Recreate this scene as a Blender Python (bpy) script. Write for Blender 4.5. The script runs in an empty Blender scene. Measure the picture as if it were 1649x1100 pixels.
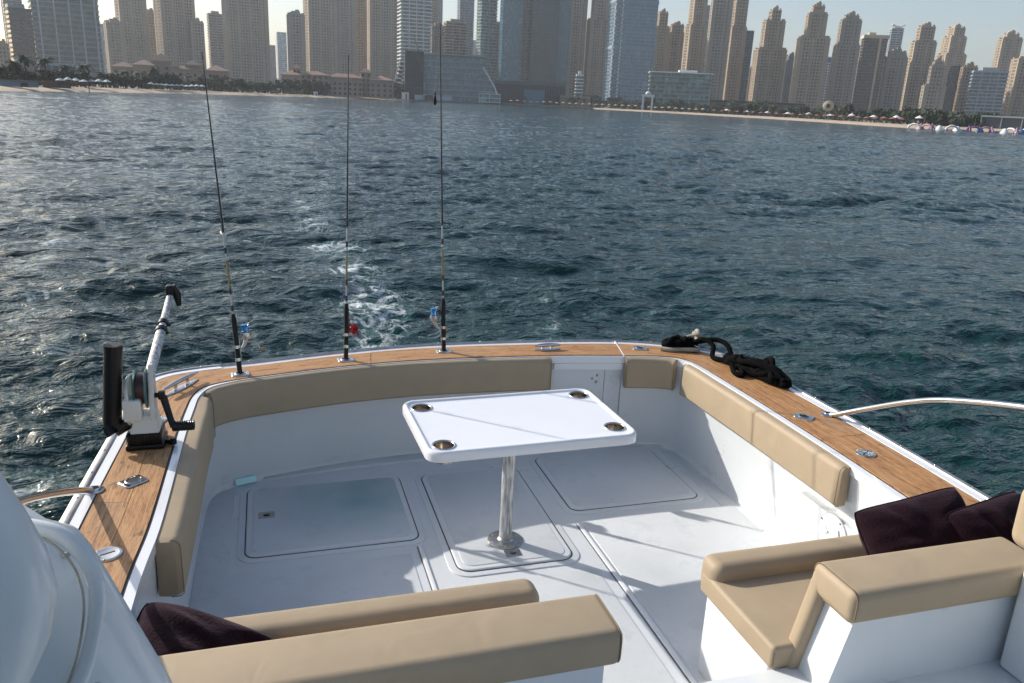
import bpy, bmesh, math, random
import numpy as np
from mathutils import Vector, Matrix, Euler
SC = bpy.context.scene
COL = SC.collection
R = math.radians
PI = math.pi

# ------------------------------------------------------------ camera, world, sun
cam_data = bpy.data.cameras.new('camera')
cam_data.lens = 28.0
cam_data.sensor_width = 36.0
cam_data.clip_start = 0.05
cam_data.clip_end = 9000
cam = bpy.data.objects.new('camera', cam_data)
COL.objects.link(cam)
cam.matrix_world = (Matrix.Translation((0, 0, 2.35)) @ Matrix.Rotation(R(-17.335), 4, 'Z')
                    @ Matrix.Rotation(R(90 - 16.742), 4, 'X') @ Matrix.Rotation(R(2.691), 4, 'Z'))
SC.camera = cam

SUN_DIR = Vector((-1.38, 1.31, 1.0)).normalized()      # towards the sun
world = bpy.data.worlds.new("World")
SC.world = world
world.use_nodes = True
wn = world.node_tree
for n in list(wn.nodes): wn.nodes.remove(n)
wo = wn.nodes.new('ShaderNodeOutputWorld'); wb = wn.nodes.new('ShaderNodeBackground')
sky = wn.nodes.new('ShaderNodeTexSky')
sky.sky_type = 'NISHITA'; sky.sun_disc = False
sky.sun_elevation = math.asin(SUN_DIR.z)
sky.sun_rotation = math.atan2(SUN_DIR.x, SUN_DIR.y) % (2 * PI)
sky.air_density = 1.0; sky.dust_density = 2.2; sky.ozone_density = 1.5; sky.altitude = 0
wn.links.new(sky.outputs[0], wb.inputs[0]); wb.inputs[1].default_value = 0.13
wn.links.new(wb.outputs[0], wo.inputs[0])
sun_data = bpy.data.lights.new('sun', 'SUN'); sun_data.energy = 4.4; sun_data.angle = R(0.53)
sun_data.color = (1.0, 0.94, 0.86)
sun = bpy.data.objects.new('sun', sun_data); COL.objects.link(sun)
sun.rotation_euler = SUN_DIR.to_track_quat('Z', 'Y').to_euler()
SC.view_settings.view_transform = 'Standard'; SC.view_settings.look = 'None'
SC.view_settings.exposure = 0.33; SC.view_settings.gamma = 1.0
SC.view_settings.use_curve_mapping = False
SC.cycles.volume_bounces = 1
SC.cycles.max_bounces = 8
SC.cycles.sample_clamp_indirect = 6

# ------------------------------------------------------------ helpers
def tag(o, label=None, cat=None, group=None, kind=None):
    if label: o['label'] = label
    if cat: o['category'] = cat
    if group: o['group'] = group
    if kind: o['kind'] = kind
    return o

def empty(name, loc=(0, 0, 0), rz=0.0, label=None, cat=None, group=None):
    o = bpy.data.objects.new(name, None); COL.objects.link(o)
    o.empty_display_size = .1
    o.location = loc; o.rotation_euler = (0, 0, rz)
    return tag(o, label, cat, group)

def smooth_flags(me, ang):
    if ang is None: return
    n = len(me.polygons)
    me.polygons.foreach_set('use_smooth', [True] * n)
    if ang < 179:
        bm = bmesh.new(); bm.from_mesh(me)
        for e in bm.edges:
            if len(e.link_faces) == 2 and e.calc_face_angle(0) > R(ang): e.smooth = False
        bm.to_mesh(me); bm.free()

def obj(name, bm, mat, parent=None, smooth=None, loc=None, kind=None, label=None):
    me = bpy.data.meshes.new(name)
    bmesh.ops.recalc_face_normals(bm, faces=bm.faces[:])
    bm.to_mesh(me); bm.free()
    if mat is not None:
        for m in (mat if isinstance(mat, (list, tuple)) else [mat]): me.materials.append(m)
    smooth_flags(me, smooth)
    o = bpy.data.objects.new(name, me); COL.objects.link(o)
    if loc is not None: o.location = loc
    if parent is not None: o.parent = parent
    return tag(o, label, None, None, kind)

def inst(src, parent=None, loc=None, rot=None, scale=None):
    c = src.copy(); COL.objects.link(c)
    if parent is not None: c.parent = parent
    if loc is not None: c.location = loc
    if rot is not None: c.rotation_euler = rot
    if scale is not None: c.scale = scale
    return c

def copy_tree(o, parent=None):
    c = o.copy(); COL.objects.link(c); c.parent = parent
    for ch in [x for x in o.children]: copy_tree(ch, c)
    return c

def box(bm, c, s, rot=None, bevel=0, seg=2, mi=0):
    m = Matrix.Translation(c)
    if rot is not None: m = m @ (rot.to_matrix().to_4x4() if isinstance(rot, Euler) else rot)
    m = m @ Matrix.Diagonal((s[0], s[1], s[2], 1))
    r = bmesh.ops.create_cube(bm, size=1, matrix=m)
    vs = r['verts']
    fs = set(f for v in vs for f in v.link_faces)
    for f in fs: f.material_index = mi
    if bevel > 0:
        es = list(set(e for v in vs for e in v.link_edges))
        bmesh.ops.bevel(bm, geom=es, offset=bevel, segments=seg, profile=.5, affect='EDGES', clamp_overlap=True)
    return vs

def bxobj(name, c, s, mat, parent=None, rot=None, bevel=0.0, seg=3, label=None, kind=None):
    bm = bmesh.new(); box(bm, c, s, rot, bevel, seg)
    return obj(name, bm, mat, parent, smooth=40 if bevel else None, label=label, kind=kind)

def tube(bm, pts, rad, n=10, cap=True, mi=0):
    pts = [Vector(p) for p in pts]
    if not isinstance(rad, (list, tuple)): rad = [rad] * len(pts)
    rings = []
    prev = None
    for i, p in enumerate(pts):
        a = pts[max(i - 1, 0)]; b = pts[min(i + 1, len(pts) - 1)]
        t = (b - a).normalized()
        if prev is None:
            up = Vector((0, 0, 1)) if abs(t.z) < .95 else Vector((1, 0, 0))
            x = t.cross(up).normalized()
        else:
            x = (prev - t * prev.dot(t)).normalized()
        prev = x; y = t.cross(x)
        rings.append([bm.verts.new(p + (x * math.cos(2 * PI * k / n) + y * math.sin(2 * PI * k / n)) * rad[i]) for k in range(n)])
    for i in range(len(rings) - 1):
        for k in range(n):
            f = bm.faces.new((rings[i][k], rings[i][(k + 1) % n], rings[i + 1][(k + 1) % n], rings[i + 1][k])); f.material_index = mi
    if cap:
        bm.faces.new(rings[0][::-1]).material_index = mi; bm.faces.new(rings[-1]).material_index = mi

def lathe(bm, prof, n=24, m=None, cap=False):
    m = m or Matrix()
    rings = [[bm.verts.new(m @ Vector((r * math.cos(2 * PI * k / n), r * math.sin(2 * PI * k / n), z))) for k in range(n)] for r, z in prof]
    for i in range(len(rings) - 1):
        for k in range(n):
            bm.faces.new((rings[i][k], rings[i][(k + 1) % n], rings[i + 1][(k + 1) % n], rings[i + 1][k]))
    if cap:
        bm.faces.new(rings[0][::-1]); bm.faces.new(rings[-1])

def rrect(x0, x1, y0, y1, r, n=6):
    out = []
    for cx, cy, a0 in ((x1 - r, y1 - r, 0), (x0 + r, y1 - r, 90), (x0 + r, y0 + r, 180), (x1 - r, y0 + r, 270)):
        for k in range(n + 1):
            a = R(a0 + 90 * k / n); out.append((cx + r * math.cos(a), cy + r * math.sin(a)))
    return out

def inset_poly(pts, d):
    n = len(pts); out = []
    for i in range(n):
        a, b, c = Vector(pts[i - 1]), Vector(pts[i]), Vector(pts[(i + 1) % n])
        t1 = (b - a).normalized() if (b - a).length > 1e-9 else (c - b).normalized()
        t2 = (c - b).normalized() if (c - b).length > 1e-9 else t1
        n1 = Vector((-t1.y, t1.x)); n2 = Vector((-t2.y, t2.x))
        m = (n1 + n2); m = m.normalized() if m.length > 1e-6 else n1
        k = d / max(.5, m.dot(n1)); out.append((b.x + m.x * k, b.y + m.y * k))
    return out

def slab(bm, pts, z0, z1, ch=0.0, seg=3):
    """extruded CCW outline with a rounded top edge"""
    loops = [[(x, y, z0) for x, y in pts]]
    if ch > 0:
        for k in range(seg + 1):
            a = PI / 2 * k / seg
            q = inset_poly(pts, ch * (1 - math.cos(a)))
            loops.append([(x, y, z1 - ch + ch * math.sin(a)) for x, y in q])
    else: loops.append([(x, y, z1) for x, y in pts])
    vs = [[bm.verts.new(p) for p in l] for l in loops]
    n = len(pts)
    for i in range(len(vs) - 1):
        for k in range(n): bm.faces.new((vs[i][k], vs[i][(k + 1) % n], vs[i + 1][(k + 1) % n], vs[i + 1][k]))
    bm.faces.new(vs[-1]); bm.faces.new(vs[0][::-1])

def catmull(P, per=10):
    P = [np.array(p, float) for p in P]; out = []
    for i in range(len(P) - 1):
        p0 = P[max(i - 1, 0)]; p1 = P[i]; p2 = P[i + 1]; p3 = P[min(i + 2, len(P) - 1)]
        for k in range(per):
            t = k / per
            out.append(.5 * ((2 * p1) + (-p0 + p2) * t + (2 * p0 - 5 * p1 + 4 * p2 - p3) * t * t + (-p0 + 3 * p1 - 3 * p2 + p3) * t ** 3))
    out.append(P[-1]); return out

# ------------------------------------------------------------ materials
def mat(name, col, rough=.5, metal=0.0, spec=.5, noise=None, bump=None, coat=0.0, sheen=0.0, coord='Object'):
    """noise=(scale, amount, [detail]) colour variation; bump=(scale, strength, dist)"""
    m = bpy.data.materials.new(name); m.use_nodes = True
    nt = m.node_tree; b = nt.nodes['Principled BSDF']
    b.inputs['Base Color'].default_value = (*col, 1); b.inputs['Roughness'].default_value = rough
    b.inputs['Metallic'].default_value = metal; b.inputs['Specular IOR Level'].default_value = spec
    b.inputs['Coat Weight'].default_value = coat; b.inputs['Sheen Weight'].default_value = sheen
    tc = nt.nodes.new('ShaderNodeTexCoord'); vec = tc.outputs[coord]
    if noise:
        nz = nt.nodes.new('ShaderNodeTexNoise'); nz.inputs['Scale'].default_value = noise[0]
        nz.inputs['Detail'].default_value = 6; nz.inputs['Roughness'].default_value = .6
        nt.links.new(vec, nz.inputs['Vector'])
        mp = nt.nodes.new('ShaderNodeMapRange'); mp.inputs[1].default_value = .3; mp.inputs[2].default_value = .7
        mp.inputs[3].default_value = 1 - noise[1]; mp.inputs[4].default_value = 1 + noise[1] * .4
        nt.links.new(nz.outputs['Fac'], mp.inputs[0])
        mx = nt.nodes.new('ShaderNodeVectorMath'); mx.operation = 'SCALE'
        mx.inputs[0].default_value = col; nt.links.new(mp.outputs[0], mx.inputs['Scale'])
        nt.links.new(mx.outputs[0], b.inputs['Base Color'])
        mr = nt.nodes.new('ShaderNodeMapRange'); mr.inputs[3].default_value = max(0, rough - .08); mr.inputs[4].default_value = min(1, rough + .12)
        nt.links.new(nz.outputs['Fac'], mr.inputs[0]); nt.links.new(mr.outputs[0], b.inputs['Roughness'])
    if bump:
        nb = nt.nodes.new('ShaderNodeTexNoise'); nb.inputs['Scale'].default_value = bump[0]; nb.inputs['Detail'].default_value = 4
        nt.links.new(vec, nb.inputs['Vector'])
        bp = nt.nodes.new('ShaderNodeBump'); bp.inputs['Strength'].default_value = bump[1]; bp.inputs['Distance'].default_value = bump[2]
        nt.links.new(nb.outputs['Fac'], bp.inputs['Height']); nt.links.new(bp.outputs[0], b.inputs['Normal'])
    return m

# ============================================================ THE SEA
WZ = -0.6
def ocean_tile(N, L, kp, wind, rms, spread, seed, chop=1.0, kmax=None):
    rng = np.random.default_rng(seed)
    k1 = np.fft.fftfreq(N, L / N) * 2 * np.pi
    kx, ky = np.meshgrid(k1, k1, indexing='ij'); k = np.hypot(kx, ky); k[0, 0] = 1
    cosw = (kx * math.cos(wind) + ky * math.sin(wind)) / k
    S = k ** -3.6 * np.exp(-(kp / k) ** 2) * (spread + (1 - spread) * np.abs(cosw) ** 4)
    if kmax: S *= np.exp(-(k / kmax) ** 2)
    S[0, 0] = 0
    H = (rng.normal(size=(N, N)) + 1j * rng.normal(size=(N, N))) * np.sqrt(S)
    h = np.fft.ifft2(H).real; a = rms / h.std()
    dx = np.fft.ifft2(-1j * kx / k * H).real * a * chop; dy = np.fft.ifft2(-1j * ky / k * H).real * a * chop
    return h * a, dx, dy
def sample_tile(T, L, x, y):
    N = T[0].shape[0]; u = (x / L % 1) * N; v = (y / L % 1) * N
    i = np.floor(u).astype(int); j = np.floor(v).astype(int); fu = u - i; fv = v - j
    i %= N; j %= N; i1 = (i + 1) % N; j1 = (j + 1) % N
    return [t[i, j] * (1 - fu) * (1 - fv) + t[i1, j] * fu * (1 - fv) + t[i, j1] * (1 - fu) * fv + t[i1, j1] * fu * fv for t in T]

def build_water():
    fine = np.linspace(R(-28), R(64), 820)
    th = np.concatenate([np.linspace(R(-179.9), R(-28.5), 60), fine, np.linspace(R(64.5), R(180), 50)])
    r = [2.2]
    while r[-1] < 3200:
        q = r[-1]; r.append(q + (max(.02, q * .0044) if q < 220 else q * .012 if q < 900 else q * .06))
    r = np.array(r)
    RR, TT = np.meshgrid(r, th, indexing='ij')
    X = RR * np.sin(TT); Y = RR * np.cos(TT)
    dr = np.gradient(r)[:, None] * np.ones_like(RR)
    W = R(-82)
    T1 = ocean_tile(512, 83.0, 2 * PI / 9.0, W, .050, .10, 3, 1.0, 18)
    T2 = ocean_tile(512, 29.0, 2 * PI / 2.6, W + .25, .031, .14, 4, 1.0, 45)
    T3 = ocean_tile(512, 8.3, 2 * PI / .75, W - .3, .0075, .35, 5, .9, 120)
    def rot(x, y, a): return x * math.cos(a) - y * math.sin(a), x * math.sin(a) + y * math.cos(a)
    Z = np.zeros_like(X); DX = np.zeros_like(X); DY = np.zeros_like(X)
    patch = sample_tile(T1, 83.0, X * .31 + 9, Y * .31 + 4)[0] / .062
    for T, L, a, lo, hi in ((T1, 83.0, 0, .9, 6), (T2, 29.0, .35, .22, 1.2), (T3, 8.3, -.25, .05, .3)):
        xr, yr = rot(X, Y, a)
        h, dx, dy = sample_tile(T, L, xr, yr)
        fade = 1 - np.clip((dr - lo) / (hi - lo), 0, 1)
        gain = fade * (1 + .28 * np.clip(patch, -1.6, 1.6))
        dx, dy = rot(dx, dy, -a)
        Z += h * gain; DX += dx * gain; DY += dy * gain
    # propeller wash: small steep chop astern, and a calm strip either side
    near = np.exp(-((X - 1.3) / 1.6) ** 2) * np.exp(-np.clip(Y - 6, 0, 99) / 9.0)
    hw, _, _ = sample_tile(T2, 29.0, X * 2.3 + 3, Y * 1.9)
    Z += near * hw * .7
    under = np.clip(1 - np.maximum(np.abs(X - 1.17) / 2.6, np.abs(Y - 1) / 5.6), 0, 1)
    Z -= under * .12
    X2 = X + DX; Y2 = Y + DY
    nr, nt = X.shape
    # whitecaps / foam weights stored per vertex (0..1)
    Jx = np.gradient(DX, axis=0) / dr
    px = np.interp(Y, [5, 9.6, 12, 15.4, 18, 22, 30, 45], [1.15, 1.3, 1.42, 1.35, .95, 1.1, 2.2, 4.5])
    wd = np.interp(Y, [5, 8, 12, 18, 30, 60], [1.3, 1.0, .75, .8, 1.0, 1.6])
    n1 = sample_tile(T1, 83.0, X * 7.1, Y * 4.0)[0] / .062
    n2 = sample_tile(T2, 29.0, X * 2.0, Y * 1.1)[0] / .031
    foam = np.exp(-((X - px) / wd) ** 2) * (.72 + .13 * n1 + .12 * n2) * np.interp(Y, [5, 7, 12, 19, 27, 45], [1.0, 1.0, .90, .80, .62, .3])
    side = np.exp(-((X - 3.4 - .12 * (Y - 8)) / .9) ** 2) * np.interp(Y, [5, 8, 16, 28], [.2, .36, .36, .0]) * (.75 + .3 * n2 + .2 * n1)
    rail = np.exp(-((X - 4.0 - .02 * Y) / .5) ** 2) * np.interp(Y, [1, 4, 6.5, 8.5], [.5, .55, .5, 0]) * (.7 + .25 * n2)
    left = np.exp(-((X + 2.0 + .22 * (Y - 7)) / .65) ** 2) * np.interp(Y, [5, 8, 20, 34], [.25, .50, .55, .1]) * (.62 + .30 * n2 + .26 * n1)
    cap = np.clip((-Jx - .35) * 1.3, 0, .75) * (RR < 70)
    foam = np.clip(np.maximum.reduce([foam, side, left, rail, cap]), 0, 1)
    calm = np.clip(.5 + .35 * patch, 0, 1)
    co = np.stack([X2, Y2, Z + WZ], -1).reshape(-1, 3)
    idx = np.arange(nr * nt).reshape(nr, nt)
    q = np.stack([idx[:-1, :-1], idx[1:, :-1], idx[1:, 1:], idx[:-1, 1:]], -1).reshape(-1, 4)
    c = idx[:, [0]]; l = idx[:, [-1]]
    q2 = np.stack([l[:-1, 0], l[1:, 0], c[1:, 0], c[:-1, 0]], -1)
    q = np.concatenate([q, q2])[:, ::-1]
    me = bpy.data.meshes.new('water')
    me.vertices.add(len(co)); me.vertices.foreach_set('co', co.ravel())
    me.loops.add(q.size); me.loops.foreach_set('vertex_index', q.ravel().astype(np.int32))
    me.polygons.add(len(q)); me.polygons.foreach_set('loop_start', np.arange(0, q.size, 4, dtype=np.int32))
    me.update(calc_edges=True)
    me.polygons.foreach_set('use_smooth', np.ones(len(q), bool))
    a = me.attributes.new('foam', 'FLOAT', 'POINT'); a.data.foreach_set('value', foam.ravel().astype(np.float32))
    a = me.attributes.new('ruffle', 'FLOAT', 'POINT'); a.data.foreach_set('value', calm.ravel().astype(np.float32))
    o = bpy.data.objects.new('water', me); COL.objects.link(o); tag(o, kind='structure')
    m = bpy.data.materials.new('sea_water'); m.use_nodes = True; nt_ = m.node_tree; N = nt_.nodes.new; L = nt_.links.new
    b = nt_.nodes['Principled BSDF']
    b.inputs['IOR'].default_value = 1.333
    geo = N('ShaderNodeNewGeometry')
    fa = N('ShaderNodeAttribute'); fa.attribute_name = 'foam'
    ra = N('ShaderNodeAttribute'); ra.attribute_name = 'ruffle'
    def noise(scale, det, rough=.6, vec=None, dist=0):
        n = N('ShaderNodeTexNoise'); n.inputs['Scale'].default_value = scale; n.inputs['Detail'].default_value = det
        n.inputs['Roughness'].default_value = rough; n.inputs['Distortion'].default_value = dist
        L(vec or geo.outputs['Position'], n.inputs['Vector']); return n.outputs['Fac']
    def math_(op, a, bb, c=None):
        n = N('ShaderNodeMath'); n.operation = op
        for i, v in enumerate((a, bb, c)):
            if v is None: continue
            if isinstance(v, (int, float)): n.inputs[i].default_value = v
            else: L(v, n.inputs[i])
        return n.outputs[0]
    # foam lace: thin ridges of noise, thresholded by the vertex weight
    mpn = N('ShaderNodeMapping'); mpn.inputs['Scale'].default_value = (1.0, .62, 1); L(geo.outputs['Position'], mpn.inputs['Vector'])
    r1 = noise(2.6, 7, .62, mpn.outputs[0], 1.1)
    ridge = math_('SUBTRACT', 1.0, math_('MULTIPLY', math_('ABSOLUTE', math_('SUBTRACT', r1, .5), 0), 7.0))
    fine_ = noise(17, 5, .7)
    ridge = math_('MAXIMUM', ridge, 0)
    f = math_('ADD', math_('MULTIPLY', ridge, .72), math_('MULTIPLY', fine_, .62))
    f = math_('ADD', f, math_('MULTIPLY', fa.outputs['Fac'], 1.05))
    mr = N('ShaderNodeMapRange'); mr.interpolation_type = 'SMOOTHSTEP'; mr.inputs[1].default_value = 1.27; mr.inputs[2].default_value = 1.90; L(f, mr.inputs[0])
    milk = N('ShaderNodeMapRange'); milk.inputs[1].default_value = .25; milk.inputs[2].default_value = 1.0; milk.inputs[4].default_value = .8; L(fa.outputs['Fac'], milk.inputs[0])
    c1 = N('ShaderNodeMix'); c1.data_type = 'RGBA'; c1.inputs['A'].default_value = (.0025, .0255, .0235, 1); c1.inputs['B'].default_value = (.03, .10, .095, 1)
    L(milk.outputs[0], c1.inputs['Factor'])
    c2 = N('ShaderNodeMix'); c2.data_type = 'RGBA'; c2.inputs['B'].default_value = (.62, .67, .67, 1)
    L(mr.outputs[0], c2.inputs['Factor']); L(c1.outputs['Result'], c2.inputs['A']); L(c2.outputs['Result'], b.inputs['Base Color'])
    cd = N('ShaderNodeVectorMath'); cd.operation = 'LENGTH'; L(geo.outputs['Position'], cd.inputs[0])
    rr = N('ShaderNodeMapRange'); rr.inputs[1].default_value = 20; rr.inputs[2].default_value = 400; rr.inputs[3].default_value = .045; rr.inputs[4].default_value = .10; L(cd.outputs['Value'], rr.inputs[0])
    ro = N('ShaderNodeMix'); ro.inputs['B'].default_value = .7; L(mr.outputs[0], ro.inputs['Factor']); L(rr.outputs[0], ro.inputs['A']); L(ro.outputs['Result'], b.inputs['Roughness'])
    # capillary ripples below the mesh resolution; the ruffled patches carry more of them
    m2 = N('ShaderNodeMapping'); m2.inputs['Rotation'].default_value = (0, 0, R(-20)); m2.inputs['Scale'].default_value = (.55, 1.0, 1); L(geo.outputs['Position'], m2.inputs['Vector'])
    h1 = noise(1.1, 3, .55, m2.outputs[0], .4); h2 = noise(4.6, 4, .6, m2.outputs[0], .5); h3 = noise(16, 3, .6, m2.outputs[0])
    h0 = noise(.33, 4, .6, m2.outputs[0], .6)
    far = N('ShaderNodeMapRange'); far.inputs[1].default_value = 50; far.inputs[2].default_value = 260; far.inputs[4].default_value = .75; L(cd.outputs['Value'], far.inputs[0])
    hh = math_('ADD', math_('MULTIPLY', h1, .25), math_('MULTIPLY', h0, far.outputs[0]))
    hh = math_('ADD', hh, math_('ADD', math_('MULTIPLY', h2, .12), math_('MULTIPLY', h3, .022)))
    st = N('ShaderNodeMapRange'); st.inputs[3].default_value = .55; st.inputs[4].default_value = 1.0; L(ra.outputs['Fac'], st.inputs[0])
    bp = N('ShaderNodeBump'); bp.inputs['Distance'].default_value = 1.0; L(hh, bp.inputs['Height']); L(st.outputs[0], bp.inputs['Strength'])
    L(bp.outputs[0], b.inputs['Normal'])
    me.materials.append(m)
    return o
build_water()

# ============================================================ LAND
# shoreline: (bearing in degrees clockwise from the boat's stern axis, metres)
SHORE = [(-75, 420), (-60, 300), (-40, 230), (-23.2, 208), (-18.4, 212), (-14.9, 222), (-7.8, 315), (-.2, 460), (7, 600), (15.5, 700), (24, 680), (33.1, 540), (40, 395), (42.8, 360), (48.4, 385), (54.3, 400), (62, 380), (75, 420), (95, 600)]
_b = [s[0] for s in SHORE]; _d = [s[1] for s in SHORE]
def shore(az): return float(np.interp(az, _b, _d))
def pol(az, d, z=0.0): return Vector((d * math.sin(R(az)), d * math.cos(R(az)), z))
LZ = 0.6
def land_mesh(name, offs, m):
    bm = bmesh.new(); rows = []
    for az in np.arange(-75, 95.1, 1.0):
        s = shore(az) + 4 * math.sin(az * 1.7) * .4 + 2.5 * math.sin(az * 4.1) * .4
        rows.append([bm.verts.new(pol(az, (s + o) if o < 900 else 3100, z)) for o, z in offs])
    for a, b in zip(rows, rows[1:]):
        for i in range(len(offs) - 1): bm.faces.new((a[i], b[i], b[i + 1], a[i + 1]))
    return tag(obj(name, bm, m, smooth=60), kind='structure')
M_sand = mat('beach_sand', (.47, .37, .27), .9, noise=(.15, .18), bump=(2.0, .4, .1))
M_ground = mat('promenade_ground', (.20, .17, .14), .9, noise=(.05, .35))
land_mesh('beach_sand', [(-12, -1.4), (0, WZ), (5, -.25), (24, .42), (46, LZ)], M_sand)
land_mesh('ground', [(45, LZ - .012), (120, LZ), (999, LZ)], M_ground)

# ============================================================ TOWERS
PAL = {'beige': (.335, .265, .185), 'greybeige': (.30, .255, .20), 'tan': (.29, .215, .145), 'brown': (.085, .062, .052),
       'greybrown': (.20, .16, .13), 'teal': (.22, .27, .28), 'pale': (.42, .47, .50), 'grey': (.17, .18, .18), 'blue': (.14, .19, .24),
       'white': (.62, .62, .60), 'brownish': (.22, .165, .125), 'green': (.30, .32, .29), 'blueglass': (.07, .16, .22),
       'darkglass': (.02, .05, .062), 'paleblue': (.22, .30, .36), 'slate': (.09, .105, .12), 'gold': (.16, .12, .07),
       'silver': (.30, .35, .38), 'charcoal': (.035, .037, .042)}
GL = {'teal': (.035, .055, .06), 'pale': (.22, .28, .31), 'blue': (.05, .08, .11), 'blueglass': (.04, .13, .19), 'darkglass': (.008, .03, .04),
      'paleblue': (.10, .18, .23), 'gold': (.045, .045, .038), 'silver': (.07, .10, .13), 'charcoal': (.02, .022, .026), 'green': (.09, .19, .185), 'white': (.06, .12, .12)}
def glass_mat(name, col, var=.6):
    m = mat(name, col, .12, spec=.6); nt = m.node_tree; b = nt.nodes['Principled BSDF']
    tc = nt.nodes.new('ShaderNodeTexCoord'); dv = nt.nodes.new('ShaderNodeVectorMath'); dv.operation = 'DIVIDE'; dv.inputs[1].default_value = (1.65, 1.65, 3.3)
    fl = nt.nodes.new('ShaderNodeVectorMath'); fl.operation = 'FLOOR'; wnz = nt.nodes.new('ShaderNodeTexWhiteNoise')
    nt.links.new(tc.outputs['Object'], dv.inputs[0]); nt.links.new(dv.outputs[0], fl.inputs[0]); nt.links.new(fl.outputs[0], wnz.inputs['Vector'])
    rp = nt.nodes.new('ShaderNodeValToRGB'); e = rp.color_ramp.elements
    e[0].position = 0; e[0].color = (*[c * (1 - var) for c in col], 1); e[1].position = 1; e[1].color = (*[min(1, c * (1 + 2.2 * var) + .015) for c in col], 1)
    k = e.new(.8); k.color = (*[c * (1 + .3 * var) for c in col], 1)
    nt.links.new(wnz.outputs['Value'], rp.inputs[0]); nt.links.new(rp.outputs[0], b.inputs['Base Color'])
    return m
M_con = {k: mat('concrete_' + k, v, .8, noise=(.03, .22)) for k, v in PAL.items()}
M_gl = {k: glass_mat('glazing_' + k, GL.get(k, (.022, .022, .024)), .35 if k in ('paleblue', 'darkglass', 'blueglass') else .6) for k in PAL}
M_whitecon = mat('white_render', (.72, .71, .68), .6)
M_roof = mat('roof_tile_brown', (.19, .13, .105), .9, noise=(.3, .2))
FH = 3.35
def ring_box(bm, w, d, z0, z1, e): box(bm, (0, 0, (z0 + z1) / 2), (w + 2 * e, d + 2 * e, z1 - z0))
def grid_seg(bm, w, d, z0, z1, fh, band, e, bay, pier, pe, corner):
    n = max(1, round((z1 - z0) / fh)); fh = (z1 - z0) / n
    for i in range(n): ring_box(bm, w, d, z0 + i * fh, z0 + i * fh + fh * band, e)
    if bay:
        for (L_, a) in ((w, 0), (d, 1)):
            k = max(1, round(L_ / bay))
            for j in range(1, k):
                x = -L_ / 2 + L_ * j / k; wide = pier * (2.4 if j % 4 == 0 else 1)
                for s in (-1, 1):
                    if a == 0: box(bm, (x, s * (d / 2 + pe / 2 - .1), (z0 + z1) / 2 + .03), (wide, pe + .2, z1 - z0 + .06))
                    else: box(bm, (s * (w / 2 + pe / 2 - .1), x, (z0 + z1) / 2 + .03), (pe + .2, wide, z1 - z0 + .06))
    if corner:
        for sx in (-1, 1):
            for sy in (-1, 1): box(bm, (sx * (w / 2 - corner / 2 + pe + .07), sy * (d / 2 - corner / 2 + pe + .07), (z0 + z1) / 2 + .05), (corner, corner, z1 - z0 + .1))
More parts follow.
